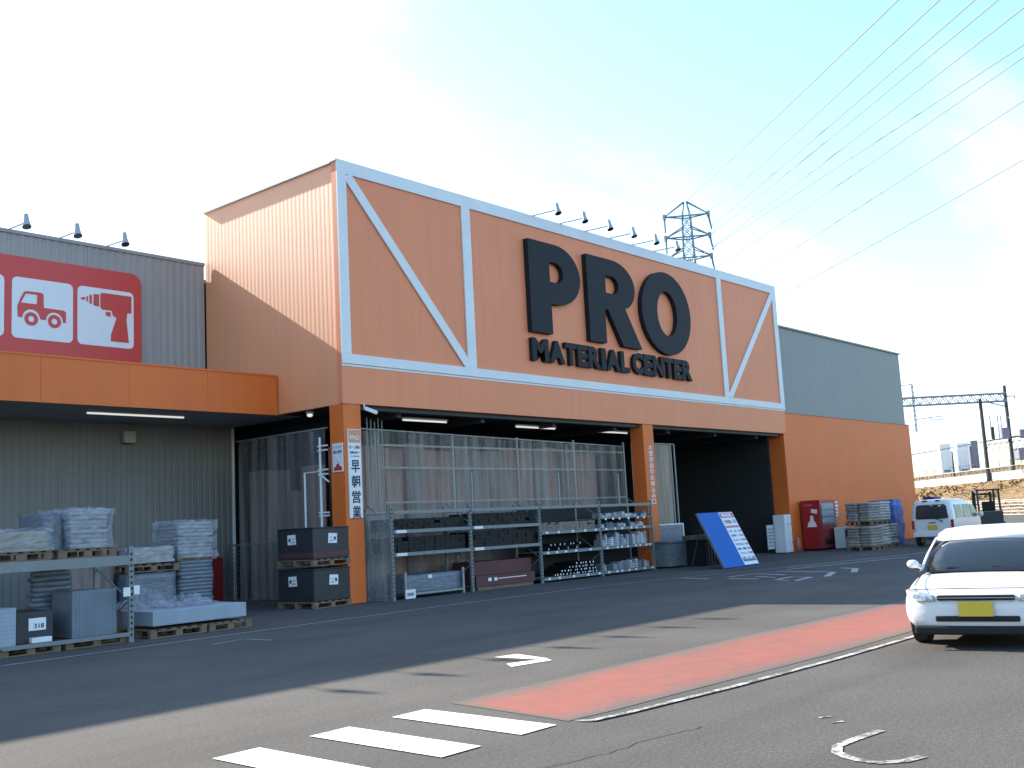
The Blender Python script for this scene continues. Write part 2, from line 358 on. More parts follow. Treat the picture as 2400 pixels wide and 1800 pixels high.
def arc(cx, cy, rx, ry, a0, a1, n=10):
    return [(cx+rx*math.cos(math.radians(a0+(a1-a0)*i/n)), cy+ry*math.sin(math.radians(a0+(a1-a0)*i/n))) for i in range(n+1)]
def rrect(x0, x1, y0, y1, r, n=5):
    return arc(x1-r, y1-r, r, r, 0, 90, n)+arc(x0+r, y1-r, r, r, 90, 180, n)+arc(x0+r, y0+r, r, r, 180, 270, n)+arc(x1-r, y0+r, r, r, 270, 360, n)

def ribbed_x(m, x0, x1, Y, z0, z1, pitch=0.2, d=0.03, top=0.55, sgn=-1):
    """vertical ribs on a wall that runs along X"""
    n = max(1, round((x1-x0)/pitch)); p = (x1-x0)/n; pts = []
    for i in range(n):
        a = x0+i*p
        pts += [(a, 0), (a+p*0.12, d), (a+p*top, d), (a+p*(top+0.12), 0)]
    pts.append((x1, 0))
    v = []; f = []
    for k, (x, e) in enumerate(pts): v += [(x, Y+sgn*e, z0), (x, Y+sgn*e, z1)]
    for k in range(len(pts)-1): f.append((2*k, 2*k+2, 2*k+3, 2*k+1))
    return m.add(v, f)
def ribbed_y(m, y0, y1, X, z0, z1, pitch=0.2, d=0.03, top=0.55, sgn=-1):
    t = ribbed_x(MB(), y0, y1, X, z0, z1, pitch, d, top, sgn)
    return m.add([(b, a, c) for a, b, c in t.v], t.f)

# ------------------------------------------------------------------ ground and markings
g = MB(); n = 46
xs = [-120+(i*740/n) for i in range(n+1)]; ys = [-320+(i*900/n) for i in range(n+1)]
for i in range(n):
    for j in range(n): g.quad((xs[i], ys[j], 0), (xs[i+1], ys[j], 0), (xs[i+1], ys[j+1], 0), (xs[i], ys[j+1], 0))
struct(g.build('asphalt_ground', M_ASPH))
fl = MB().quad((0.8, 5.35, .004), (34.6, 5.35, .004), (34.6, 30, .004), (0.8, 30, .004)).quad((0.1, 0.55, .004), (21.5, 0.55, .004), (21.5, 5.35, .004), (0.1, 5.35, .004))
struct(fl.build('concrete_floor', M_CONC))
for k, (xa, xb) in enumerate(((-9.50, -9.09), (-10.35, -9.93), (-11.20, -10.78))):
    g = MB()
    g.quad((xa+(0.03 if k else 0), -12.95, .008), (xb+.0, -12.95, .008), (xb+0.08, -11.47, .008), (xa+0.10, -11.48, .008))
    struct(g.build('crosswalk_stripe', M_WHITE_RD))
g = MB(); N = 40
top = [(-8.55, -11.50), (-6.6, -11.51), (-3.7, -11.51), (-1.4, -11.6), (6, -11.7), (26, -11.9)]
bot = [(-8.86, -12.88), (-8.4, -12.93), (-7.1, -12.99), (-4.7, -13.13), (6, -13.3), (26, -13.5)]
def along(pts, x):
    for (x0, y0), (x1, y1) in zip(pts[:-1], pts[1:]):
        if x0 <= x <= x1: return y0+(y1-y0)*(x-x0)/(x1-x0)
    return pts[0][1] if x < pts[0][0] else pts[-1][1]
g = MB(); wear = []; NR = (0, .09, .25, .5, .75, .91, 1); nx_ = 0
xx = 0.0
while xx <= 1.0001:
    e = xx*xx*.6+xx*.4
    xa = -8.68+e*(26+8.68); xb = -8.92+e*(26+8.92)
    A = Vector((xb, along(bot, xb)-.05, .004)); B = Vector((xa, along(top, xa)+.05, .004))
    for r_ in NR: g.v.append(tuple(A.lerp(B, r_))); wear.append(1.0 if r_ in (0, 1) or nx_ == 0 else (0.35 if r_ in (.09, .91) or nx_ == 1 else 0.0))
    if nx_:
        for q in range(len(NR)-1):
            a = (nx_-1)*len(NR)+q; g.f.append((a, a+len(NR), a+len(NR)+1, a+1))
    nx_ += 1; xx += .005
rl = struct(g.build('red_walkway_paint', M_RED_RD))
at_ = rl.data.attributes.new('edge_wear', 'FLOAT', 'POINT')
for q, v_ in enumerate(wear): at_.data[q].value = v_
_n, _l = M_RED_RD.node_tree.nodes, M_RED_RD.node_tree.links
_mx = [x for x in _n if x.type == 'MIX_RGB'][0]; _src = _mx.inputs[0].links[0].from_socket
_a = _n.new('ShaderNodeAttribute'); _a.attribute_name = 'edge_wear'
_m = _n.new('ShaderNodeMath'); _m.operation = 'MULTIPLY_ADD'; _m.inputs[1].default_value = -1.25; _m.use_clamp = True
_l.new(_a.outputs['Fac'], _m.inputs[0]); _l.new(_src, _m.inputs[2]); _l.new(_m.outputs[0], _mx.inputs[0])
g = MB(); pl = [(-8.90, -13.0), (-8.84, -13.10), (-8.5, -13.16), (-7.0, -13.30), (-5.05, -13.40), (0, -13.5)]
for a in range(len(pl)-1):
    (x0, y0), (x1, y1) = pl[a], pl[a+1]; g.quad((x0, y0-.035, .012), (x1, y1-.035, .012), (x1, y1+.035, .012), (x0, y0+.035, .012))
struct(g.build('parking_line_marking', M_WORN_RD))
g = MB(); pl = [(-10.2, -3.38), (-6.9, -3.24), (-4.7, -3.12), (-0.1, -2.98), (4.6, -3.12), (7.1, -3.55), (11.3, -4.45), (14.8, -5.1), (22, -6.4)]
for a in range(len(pl)-1):
    (x0, y0), (x1, y1) = pl[a], pl[a+1]; w = .03; g.quad((x0, y0-w, .004), (x1, y1-w, .004), (x1, y1+w, .004), (x0, y0+w, .004))
struct(g.build('storefront_edge_line', M_FAINT_RD))
def stroke_mark(name, pts, w, m, z=.006):
    g = MB(); P = [Vector((*p, z)) for p in pts]; L_, R_2 = [], []
    for a in range(len(P)):
        d = (P[min(a+1, len(P)-1)]-P[max(a-1, 0)]).normalized(); q = Vector((-d.y, d.x, 0))*w/2
        L_.append(P[a]+q); R_2.append(P[a]-q)
    for a in range(len(P)-1): g.quad(R_2[a], R_2[a+1], L_[a+1], L_[a])
    return struct(g.build(name, m))
stroke_mark('faint_corner_marking', [(-6.25, -4.22), (-5.62, -4.12), (-5.60, -4.78)], .05, M_FAINT_RD)
# bright arrow-like corner mark
g = MB()
g.quad((-6.10, -9.66, .006), (-5.78, -9.74, .006), (-5.98, -10.36, .007), (-6.10, -10.46, .007))
g.quad((-6.10, -10.52, .006), (-5.98, -10.34, .006), (-6.50, -10.20, .006), (-6.68, -10.42, .006))
struct(g.build('corner_marking', M_YEL_RD))
# worn U-shaped bay end
def cam_arc(c, r, a0, a1, n=12): return [(c[0]+r*math.cos(math.radians(a0+(a1-a0)*i/n)), c[1]+r*math.sin(math.radians(a0+(a1-a0)*i/n))) for i in range(n+1)]
UM = stroke_mark
UM('worn_bay_marking', [(-8.30, -15.12), (-8.66, -15.08), (-8.88, -15.07), (-9.05, -15.14), (-9.14, -15.24), (-9.19, -15.34), (-9.20, -15.47), (-9.10, -15.58), (-8.93, -15.63)], .07, M_WORN_RD)
for p in ((-8.05, -14.56), (-8.19, -14.72)): UM('paint_fleck', [p, (p[0]+.09, p[1]-.05)], .03, M_WORN_RD)
# wide stop-text and lines further down the lane
for k, (pts, w) in enumerate((([(11.3, -4.75), (14.8, -5.35), (20, -6.4)], .12), ([(10.5, -5.15), (16, -6.3)], .14),
        ([(7.55, -3.75), (7.2, -4.75)], .16), ([(7.2, -5.3), (6.95, -6.2)], .16), ([(7.75, -4.95), (8.9, -5.1), (8.3, -6.2)], .16),
        ([(6.6, -6.85), (6.2, -7.45), (7.4, -7.25), (7.6, -6.7), (6.7, -6.75)], .16), ([(10.9, -6.45), (10.5, -7.0), (9.0, -7.6)], .16), ([(9.8, -5.2), (9.2, -7.0)], .16), ([(7.9, -5.6), (7.4, -6.4)], .12), ([(9.2, -7.0), (7.6, -7.55)], .16))):
    UM('lane_text_marking', pts, w, M_FAINT_RD if k else M_WORN_RD)
# cracks
for k, (sx_, sy_) in enumerate(((-10.3, -13.72),)):
    a = Vector((sx_, sy_, 0)); pts = [(a.x, a.y)]
    for i in range(14): a += Vector((R.uniform(.06, .2), R.uniform(-.05, .04), 0)); pts.append((a.x, a.y))
    g = MB()
    for i in range(len(pts)-1):
        A = Vector((*pts[i], .003)); B = Vector((*pts[i+1], .003)); q = Vector((0, .004, 0)); g.quad(A-q, B-q, B+q, A+q)
    struct(g.build('ground_crack', M_PIPEIN))

# ------------------------------------------------------------------ material center (orange box)
H1, H2, H3, L, D = 10.05, 5.33, 4.42, 21.70, 5.30
mc = thing('orange_store_building', 'orange trade hall with white framed fascia and open columned front', 'building', (0, 0, 0))
MB().box(0, L, 0, .15, H3, H1).build('fascia', M_FASCIA, mc)
m = MB(); ribbed_y(m, .152, D, .03, H3, H1-.02, .15, .0012)
m.box(.06, .15, .152, D, H3, H1-.02); m.build('side_cladding', M_SIDE, mc)
m = MB(); m.box(L-.15, L-.002, .152, D, H3, H1-.02).box(.15, L-.15, D-.1, D, 8.7, H1-.02); m.build('back_cladding', M_FASCIA, mc)
MB().box(.05, L-.05, .1, D-.05, H1-.35, H1-.25).build('roof', M_ROOF, mc)
cp = MB().box(-.03, L+.03, -.035, .17, H1, H1+.05).box(-.03, .17, .172, D+.03, H1-.02, H1+.045); cp.build('roof_coping', M_TRIM, mc)
w = .27
m = MB().box(.0, L, -.04, -.003, H1-w, H1-.003); m.build('frame_bar', M_TRIM, mc)
m = MB().box(.0, L, -.04, -.003, H2, H2+.22); m.build('frame_bar', M_TRIM, mc)
for xa, xb in ((0, .27), (4.15, 4.47), (17.2, 17.5), (21.40, 21.70)):
    MB().box(xa, xb, -.042, -.003, H2+.222, H1-w-.002).build('frame_bar', M_TRIM, mc)
for (xa, za, xb, zb) in ((.30, 9.76, 4.2, 5.56), (21.42, 9.76, 17.55, 5.56)):
    d = Vector((xb-xa, 0, zb-za)).normalized(); q = Vector((-d.z, 0, d.x))*.125
    A = Vector((xa, -.045, za)); B = Vector((xb, -.045, zb))
    p4 = [A-q, B-q, B+q, A+q]
    MB().add(p4+[p+Vector((0, .035, 0)) for p in p4], [(0, 1, 2, 3), (7, 6, 5, 4), (0, 4, 5, 1), (1, 5, 6, 2), (2, 6, 7, 3), (3, 7, 4, 0)]).build('diagonal_brace', M_TRIM, mc)
MB().box(0, L, -.012, -.002, H2-.06, H2-.01).build('drip_flashing', M_TRIM, mc)
def column(x0, x1, y0, y1):
    m = MB().box(x0, x1, y0, y1, 0, H3-.002); return m.build('column', M_ORANGE, mc, bevel=.01)
column(.02, .53, .02, .50); column(12.0, 12.57, .02, .50); column(21.50, 21.70, .02, .66)
# soffit, walls of the open hall
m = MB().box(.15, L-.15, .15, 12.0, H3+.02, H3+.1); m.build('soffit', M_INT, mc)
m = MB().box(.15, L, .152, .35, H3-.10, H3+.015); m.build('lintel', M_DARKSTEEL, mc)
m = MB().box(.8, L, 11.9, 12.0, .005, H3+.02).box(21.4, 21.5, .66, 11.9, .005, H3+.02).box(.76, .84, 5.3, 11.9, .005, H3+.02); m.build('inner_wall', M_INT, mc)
# roof beams under the soffit
m = MB()
for x in range(2, 21, 3): m.box(x, x+.15, .4, 11.8, H3-.2, H3+.018)
m.build('ceiling_beam', M_DARKSTEEL, mc)

# left wing ----------------------------------------------------------
lw = thing('grey_store_building', 'grey ribbed store wing with orange canopy left of the orange hall', 'building', (-14, 5.3, 0))
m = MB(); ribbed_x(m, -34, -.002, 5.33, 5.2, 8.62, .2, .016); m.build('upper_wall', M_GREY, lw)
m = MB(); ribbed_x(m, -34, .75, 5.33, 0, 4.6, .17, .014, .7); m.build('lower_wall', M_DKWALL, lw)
MB().box(.74, .80, 5.28, 5.36, 0, 4.4).build('corner_trim', M_TRIM, lw)
MB().box(-34, -.002, 5.28, 5.42, 8.62, 8.70).build('parapet_cap', M_GREY, lw)
m = MB().box(-34, -.002, 5.42, 30, 8.3, 8.4).box(0, 34.6, 5.42, 30, 8.2, 8.3).box(-34, 34.6, 29.9, 30, 0, 8.3).box(-34, 0, 5.36, 5.42, 0, 8.6); m.build('roof', M_ROOF, lw)
m = MB().box(-34, 0, 2.36, 2.44, 4.40, 5.32); m.build('canopy_fascia', M_ORANGE, lw)
for k in range(10):
    MB().box(-1.9-k*1.9-.012, -1.9-k*1.9, 2.352, 2.36, 4.43, 5.31).build('canopy_joint', M_ORANGE, lw)
m = MB().box(-34, 0, 2.442, 5.27, 5.22, 5.30); m.build('canopy_roof', M_ROOF, lw)
m = MB().box(-34, .74, 2.442, 5.27, 4.403, 4.417); m.build('canopy_soffit', M_SOFFIT, lw)
MB().box(-34, 0, 2.34, 2.46, 5.32, 5.36).build('canopy_coping', M_ORANGE, lw)

# right wing ----------------------------------------------------------
rw = thing('right_store_wing', 'right wing with blue grey upper wall over plain orange lower wall', 'building', (28, .2, 0))
m = MB(); ribbed_x(m, 21.72, 34.66, .25, 5.24, 8.62, .25, .005, .75); m.build('upper_wall', M_GREYR, rw)
m = MB(); m.box(21.72, 34.78, .13, .24, 0, 5.24); m.build('lower_wall', M_ORANGE, rw)
m = MB().box(34.60, 34.66, .25, 30, 5.24, 8.62).box(34.7, 34.78, .242, 30, 0, 5.24); m.build('end_wall', M_ORANGE, rw)
MB().box(21.72, 34.7, .18, .34, 8.62, 8.69).build('parapet_cap', M_GREYR, rw)
MB().box(21.72, 34.62, .34, 5.4, 8.4, 8.5).build('roof', M_ROOF, rw)
MB().box(21.72, 34.80, .10, .24, 5.242, 5.27).build('flashing', M_GREYR, rw)

# ------------------------------------------------------------------ lettering on the fascia
pro = thing('large_sign_lettering', 'large charcoal letters PRO on the orange fascia', 'sign', (6.6, -.1, 6.7), 'raised letters on the fascia')
F = FX(-.003)
DP = .16
P_ = [[(6.65, 6.74), (6.65, 9.35), (7.72, 9.35)]+arc(7.85, 8.48, 1.13, .87, 88, -90, 20)+[(7.57, 7.61), (7.57, 6.74)],
      [(7.56, 8.82), (7.80, 8.82)]+arc(7.85, 8.53, .33, .29, 88, -90, 10)+[(7.56, 8.24)]]
R_ = [[(9.33, 6.74), (9.33, 9.35), (10.45, 9.35)]+arc(10.62, 8.56, 1.19, .79, 86, -50, 18)+[(11.20, 7.93), (12.02, 6.72), (11.02, 6.72), (10.30, 7.80), (10.27, 7.80), (10.15, 7.75), (10.15, 6.74)],
      [(10.25, 8.83), (10.55, 8.83)]+arc(10.62, 8.56, .31, .27, 86, -86, 10)+[(10.25, 8.29)]]
O_ = [arc(13.60, 8.05, 1.45, 1.36, 0, 360, 44)[:-1], arc(13.62, 8.04, .59, .74, 0, 360, 32)[:-1]]
for nm, lp in (('P', P_), ('R', R_), ('O', O_)):
    o = flat_shape(lp, FX(-.003), DP).build('letter', M_BLACK, pro, bevel=.012); lab(o, 'letter %s' % nm)
mcs = thing('small_sign_lettering', 'smaller charcoal letters MATERIAL CENTER below the large PRO letters', 'sign', (6.6, -.1, 5.93), 'raised letters on the fascia')
def word(txt, u0, u1, v0, h, wts):
    tot = sum(wts[c] for c in txt); gap = .035; avail = (u1-u0)-gap*(len(txt)-1); x = u0
    for c in txt:
        w_ = avail*wts[c]/tot
        o = text_shape(c, FX(-.003), x, v0, w_, h, .12, bold=.05).build('letter', M_BLACK, mcs); lab(o, 'letter %s' % c)
        x += w_+gap
WT = dict(M=1.15, A=1.1, T=.85, E=.78, R=.95, I=.38, L=.75, C=.95, N=1.0)
word('MATERIAL', 6.66, 11.33, 5.94, .64, WT); word('CENTER', 11.50, 14.97, 5.94, .66, WT)

# red pictogram billboard on the left wing
bb = thing('pictogram_billboard', 'red billboard with white pictogram tiles above the orange canopy', 'sign', (-5, 5.2, 5.9))
YB = 5.27
flat_shape([[(-12, 5.45), (-1.86, 5.45)]+arc(-2.11, 7.84, .25, .25, 0, 90, 6)+[(-12, 8.09)]], FX(YB), .05).build('panel', M_SIGNRED, bb)
tiles = [(-3.49, -2.07), (-5.01, -3.60), (-6.60, -5.18), (-8.2, -6.78)]
for k, (a, b) in enumerate(tiles):
    t = flat_shape([rrect(a, b, 6.22, 7.61, .12)], FX(YB-.052), .01).build('tile', M_SIGNWHITE, bb)
    FP = FX(YB-.064)
    if k == 1:
        lab(t, 'truck pictogram tile')
        truck = [[(-4.88, 6.70), (-4.89, 6.95), (-4.80, 7.18), (-4.74, 7.29), (-4.66, 7.31), (-4.36, 7.31), (-4.30, 7.28), (-4.29, 6.97), (-3.82, 6.96), (-3.77, 6.92), (-3.77, 6.68), (-3.84, 6.67)]+arc(-4.04, 6.69, .20, .20, 0, 180, 10)+[(-4.30, 6.69)]+arc(-4.575, 6.70, .20, .20, 0, 180, 10),
                 [(-4.81, 7.03), (-4.45, 7.03), (-4.44, 7.235), (-4.47, 7.25), (-4.68, 7.25), (-4.71, 7.235)]]
        flat_shape(truck, FP, .006).build('pictogram', M_SIGNRED, t)
        for cx in (-4.575, -4.04): flat_shape([arc(cx, 6.68, .155, .155, 0, 360, 20)[:-1], arc(cx, 6.68, .07, .07, 0, 360, 14)[:-1]], FP, .006).build('pictogram', M_SIGNRED, t)
    elif k == 0:
        lab(t, 'power drill pictogram tile')
        drill = [[(-2.93, 7.46), (-2.89, 7.51), (-2.13, 7.51), (-2.13, 7.09), (-2.24, 7.09), (-2.26, 6.90), (-2.20, 6.36), (-2.67, 6.36), (-2.66, 6.52), (-2.52, 6.93), (-2.62, 7.0), (-2.64, 7.10), (-2.88, 7.10), (-2.93, 7.16)]]
        flat_shape(drill, FP, .006).build('pictogram', M_SIGNRED, t)
        for q in ([(-2.79, 6.97), (-2.67, 6.95), (-2.67, 7.06), (-2.79, 7.06)], [(-3.10, 7.18), (-2.96, 7.16), (-2.96, 7.46), (-3.10, 7.45)], [(-3.20, 7.21), (-3.14, 7.21), (-3.14, 7.42), (-3.20, 7.42)], [(-3.27, 7.25), (-3.235, 7.25), (-3.235, 7.38), (-3.27, 7.38)], [(-3.43, 7.31), (-3.36, 7.28), (-3.30, 7.29), (-3.30, 7.34), (-3.36, 7.345)]):
            flat_shape([q], FP, .006).build('pictogram', M_SIGNRED, t)

# flood lamps on arms ------------------------------------------------
def flood():
    t = thing('sign_floodlight', 'x', 'floodlight', (0, 0, 0))
    local(t)
    MB().tube((0, 0, 0), (0, -.80, -.03), .018, 6).tube((0, 0, 0), (0, .12, -.03), .02, 6).build('arm', M_PYLON, t)
    m = MB().tube((0, -.88, .15), (0, -.90, .0), .045, 10, .06).tube((0, -.90, .0), (0, -.92, -.13), .06, 10, .095).tube((0, -.80, -.03), (0, -.88, .0), .02, 6)
    m.build('lamp_head', M_LAMPH, t)
    MB().tube((0, -.92, -.141), (0, -.925, -.155), .10, 10, .10).build('lens', M_GLASS, t)
    return t
f0 = flood(); nth = ['first', 'second', 'third', 'fourth', 'fifth', 'sixth', 'seventh', 'eighth']
for k in range(6):
    o = f0 if k == 0 else dup(f0, (0, 0, 0))
    o.location = (7.13+1.235*k, 0, 10.105); o['label'] = 'floodlight on thin arm above the PRO fascia, %s from the left' % nth[k]; o['group'] = 'floodlights along the orange fascia top'
for k in range(7):
    o = dup(f0, (-2.68-1.17*k, 5.42, 8.72)); o['group'] = 'floodlights along the grey roof edge'
    o['label'] = 'floodlight above the grey roof edge, %s left of the orange hall' % nth[k]

# light tubes
def tube_light(x0, x1, y, z, label):
    t = thing('tube_light', label, 'light', ((x0+x1)/2, y, z), 'tube lights under the soffits')
    MB().box(x0, x1, y-.04, y+.04, z+.03, z+.07).build('fixture', M_TRIM, t)
    MB().tube((x0+.03, y, z), (x1-.03, y, z), .022, 8).build('tube', M_TUBE, t)
tube_light(-4.2, -1.8, 3.46, 4.38, 'lit tube light under the grey canopy at left')
tube_light(2.6, 4.2, .85, 4.24, 'lit tube light under the hall soffit just right of the left column')
tube_light(7.0, 8.8, .92, 4.24, 'lit tube light under the hall soffit midway between the columns')
tube_light(11.0, 12.6, 1.0, 4.24, 'lit tube light under the hall soffit near the middle column')
t = thing('emergency_lamp', 'small round lamp under the soffit left of the first column', 'lamp', (-.3, .9, 4.3))
t.location = (.35, 1.6, 4.33); t['_org'] = (.35, 1.6, 4.33)
MB().tube((.35, 1.6, 4.36), (.35, 1.6, 4.42), .09, 12).build('base', M_TRIM, t); MB().sphere((.35, 1.6, 4.33), .07, 12, 6, (1, 1, .6)).build('globe', M_TUBE, t, smooth=True)
t = thing('hall_lamp', 'dim pendant lamp deep inside the dark hall opening', 'lamp', (17.5, 4, 3.9))
MB().tube((17.5, 4, 4.0), (17.5, 4, 4.4), .015, 6).build('rod', M_DARKSTEEL, t); MB().tube((17.5, 4, 3.85), (17.5, 4, 4.0), .16, 14, .07).build('lamp_shade', M_GALV, t)
MB().tube((17.5, 4, 3.83), (17.5, 4, 3.85), .08, 12).build('bulb', M_TUBE, t)
# cctv
t = thing('security_camera', 'white security camera on the soffit beside the left column', 'camera', (.7, -.05, 4.3))
MB().tube((.62, .0, 4.42), (.62, -.02, 4.30), .018, 6).build('bracket', M_TRIM, t)
MB().rbox(.72, -.12, 4.27, .30, .085, .085, math.radians(-30), Matrix.Rotation(math.radians(22), 3, 'Y')).build('housing', M_TRIM, t, bevel=.01)
MB().rbox(.85, -.20, 4.212, .01, .05, .05, math.radians(-30), Matrix.Rotation(math.radians(22), 3, 'Y')).build('lens', M_GLASS, t)
# speaker / vent hood on the lower wall
t = thing('vent_hood', 'beige box vent on the grey wall under the canopy', 'vent', (-2.2, 5.25, 3.95))
MB().box(-2.36, -2.06, 5.14, 5.298, 3.94, 4.22).build('housing', mat('beige_vent', (.42, .40, .34), .6), t, bevel=.015)
MB().box(-2.33, -2.09, 5.15, 5.29, 3.92, 3.938).build('louvre', M_DARKSTEEL, t)

# ------------------------------------------------------------------ signs on the columns
vs = thing('vertical_opening_hours_sign', 'tall pale sign with blue characters on the left column front', 'sign', (.28, 0, 2.1))
MB().box(.10, .47, -.02, .017, 1.86, 3.84).build('board', M_SIGNWHITE, vs)
MB().box(.115, .455, -.026, -.0205, 3.54, 3.825).build('header_panel', mat('salmon_panel', (.62, .27, .17), .5), vs)
text_shape('PRO', FX(-.027), .15, 3.60, .27, .10, .004, .01).build('lettering', M_SIGNWHITE, vs)
text_shape('月〜土曜日', FX(-.021), .125, 3.40, .32, .075, .003, .012).build('lettering', M_INK, vs)
text_shape('AM6:30〜', FX(-.021), .135, 3.29, .30, .06, .003, .012).build('lettering', M_INK, vs)
text_shape('日・祝 AM7:00', FX(-.021), .16, 3.215, .25, .04, .003).build('lettering', M_INK, vs)
for k, c in enumerate('早朝営業'):
    text_shape(c, FX(-.021), .165, 2.87-.34*k, .25, .28, .004, .022).build('lettering', M_INK, vs)
ps = thing('loading_notice_poster', 'small pale poster with a red truck print on the left column side', 'poster', (0, .2, 2.9))
MB().box(-.006, .018, .06, .40, 2.90, 3.54).build('sheet', M_SIGNWHITE, ps)
def FSr(X, y0): return lambda u, v, w: (X-w, y0-u, v)
text_shape('トラック', FSr(-.007, .39), .03, 3.42, .27, .07, .002, .012).build('lettering', M_BLUEBOARD, ps)
text_shape('積込場所', FSr(-.007, .39), .02, 3.31, .29, .07, .002, .015).build('lettering', M_INK, ps)
FQ = FSr(-.007, .39)
flat_shape([[(.03, 2.93), (.30, 2.93), (.30, 3.00), (.22, 3.04), (.20, 3.08), (.12, 3.08), (.10, 3.02), (.03, 3.01)]], FQ, .002).build('picture', M_REDINK, ps)
MB().add([(-.010, .35, 3.24), (-.010, .345, 3.23), (-.010, .16, 3.06), (-.010, .155, 3.07)], [(0, 1, 2, 3)]).build('picture', M_CABGREY, ps)
ts = thing('vertical_column_lettering', 'white vertical characters on the middle orange column', 'sign', (12.3, 0, 1.9))
for k, c in enumerate('大型商品のお積込み口'):
    text_shape(c, FX(.017), 12.23+.012*k*0, 3.62-.186*k, .22, .158, .008, .012).build('lettering', M_SIGNWHITE, ts)

# ------------------------------------------------------------------ pallets and goods
def pallet_mb(m, cx, cy, z=0, lx=1.1, ly=1.1, a=0.0, h=.14):
    c, s_ = math.cos(a), math.sin(a)
    def bx(u, v, w0, lu, lv, lw): m.rbox(cx+u*c-v*s_, cy+u*s_+v*c, z+w0+lw/2, lu, lv, lw, a)
    nb = 6
    for i in range(nb): bx(-lx/2+.05+(lx-.1)*i/(nb-1), 0, h-.022, .1, ly, .022)
    for j in range(3):
        v = -ly/2+.05+(ly-.1)*j/2
        bx(0, v, h-.042, lx, .09, .0195)
        for i in range(3): bx(-lx/2+.06+(lx-.12)*i/2, v, .02, .12, .09, h-.063)
        bx(0, v, 0, lx, .09, .0195)
    return m
def pallet(cx, cy, z, label, lx=1.1, ly=1.1, a=0.0, group='wooden pallets'):
    o = pallet_mb(MB(), cx, cy, z, lx, ly, a).build('pallet', M_WOOD, base=(cx, cy, z)); return tag(o, label, 'pallet', group)
def lumpy(m, x0, x1, y0, y1, z0, z1, amp=.02, seed=1, nx=8, nz=8, ridge=0.0):
    rnd = random.Random(seed); vs = {}
    def P(i, j, k, n=(nx, nx, nz)):
        key = (i, j, k)
        if key not in vs:
            x = x0+(x1-x0)*i/nx; y = y0+(y1-y0)*j/nx; z = z0+(z1-z0)*k/nz
            out = (amp*rnd.uniform(-1, 1) + (ridge*(1 if k % 2 else -1)))
            if i in (0, nx): x += (1 if i else -1)*out
            if j in (0, nx): y += (1 if j else -1)*out
            if k == nz: z += amp*rnd.uniform(-1, 1.5)
            vs[key] = len(m.v); m.v.append((x, y, z))
        return vs[key]
    for a in range(nx):
        for k in range(nz):
            m.f.append((P(a, 0, k), P(a+1, 0, k), P(a+1, 0, k+1), P(a, 0, k+1)))
            m.f.append((P(a, nx, k), P(a, nx, k+1), P(a+1, nx, k+1), P(a+1, nx, k)))
            m.f.append((P(0, a, k), P(0, a, k+1), P(0, a+1, k+1), P(0, a+1, k)))
            m.f.append((P(nx, a, k), P(nx, a+1, k), P(nx, a+1, k+1), P(nx, a, k+1)))
    for a in range(nx):
        for b in range(nx): m.f.append((P(a, b, nz), P(a+1, b, nz), P(a+1, b+1, nz), P(a, b+1, nz)))
    return m
def layered(m, x0, x1, y0, y1, z0, z1, n, seed=3, jit=.02, bulge=.22):
    """stack of n soft layers (bags, folded sheets)"""
    rnd = random.Random(seed); h = (z1-z0)/n
    for k in range(n):
        dx0, dx1, dy0, dy1 = [rnd.uniform(-jit, jit) for _ in range(4)]; za = z0+k*h; b = h*bulge
        prof = [(0, b), (.15, b*.25), (.5, 0), (.85, b*.25), (1, b)]
        xa, xb, ya, yb = x0+dx0, x1+dx1, y0+dy0, y1+dy1; c_ = min(.05, (xb-xa)*.2); jt = [rnd.uniform(-1, 1)*jit*.5 for _ in range(16)]; rings = []
        for t, e in prof:
            P = []
            for q, (u, v) in enumerate([(.33, 0), (.67, 0), (1, 0), (1, 0), (1, .33), (1, .67), (1, 1), (1, 1), (.67, 1), (.33, 1), (0, 1), (0, 1), (0, .67), (0, .33), (0, 0), (0, 0)]):
                ox = {2: -c_, 7: -c_, 10: c_, 15: c_}.get(q, 0); oy = {3: c_, 6: -c_, 11: -c_, 14: c_}.get(q, 0)
                x = xa+e+(xb-xa-2*e)*u+ox; y = ya+e+(yb-ya-2*e)*v+oy
                P.append((x+(jt[q] if u in (0, 1) else 0), y+(jt[q] if v in (0, 1) else 0), za+t*h+(jt[q]*.3 if k else 0)))
            rings.append(P)
        m.loft(rings)
    return m
def goods(name, m, mt, label, cat, base, group=None, smooth=True, bevel=0):
    return tag(m.build(name, mt, base=base, smooth=smooth, bevel=bevel), label, cat, group)

def upright(x, y, z1, root, depth=.0, w=.08, slot=True, y2=None):
    m = MB().box(x-w/2, x+w/2, y, y+.06, 0, z1)
    nf = len(m.f)
    if slot:
        h = m; k = .1
        while k < z1-.05:
            h.box(x-.016, x+.016, y-.004, y-.001, k, k+.035); k += .09
    o = m.build('upright', M_STEEL, root); o.data.materials.append(M_PIPEIN)
    for p_ in o.data.polygons[nf:]: p_.material_index = 1
    if y2:
        MB().box(x-w/2, x+w/2, y2, y2+.06, 0, z1).build('upright', M_STEEL, root)
        b = MB(); zz = .15; fl_ = 0
        while zz < z1-.4:
            b.tube((x, y+.06 if fl_ else y2, zz), (x, y2 if fl_ else y+.06, zz+.5), .015, 5); zz += .5; fl_ ^= 1
        b.tube((x, y+.06, z1-.15), (x, y2, z1-.15), .015, 5).tube((x, y+.06, .12), (x, y2, .12), .015, 5)
        b.build('lattice_brace', M_STEEL, root)

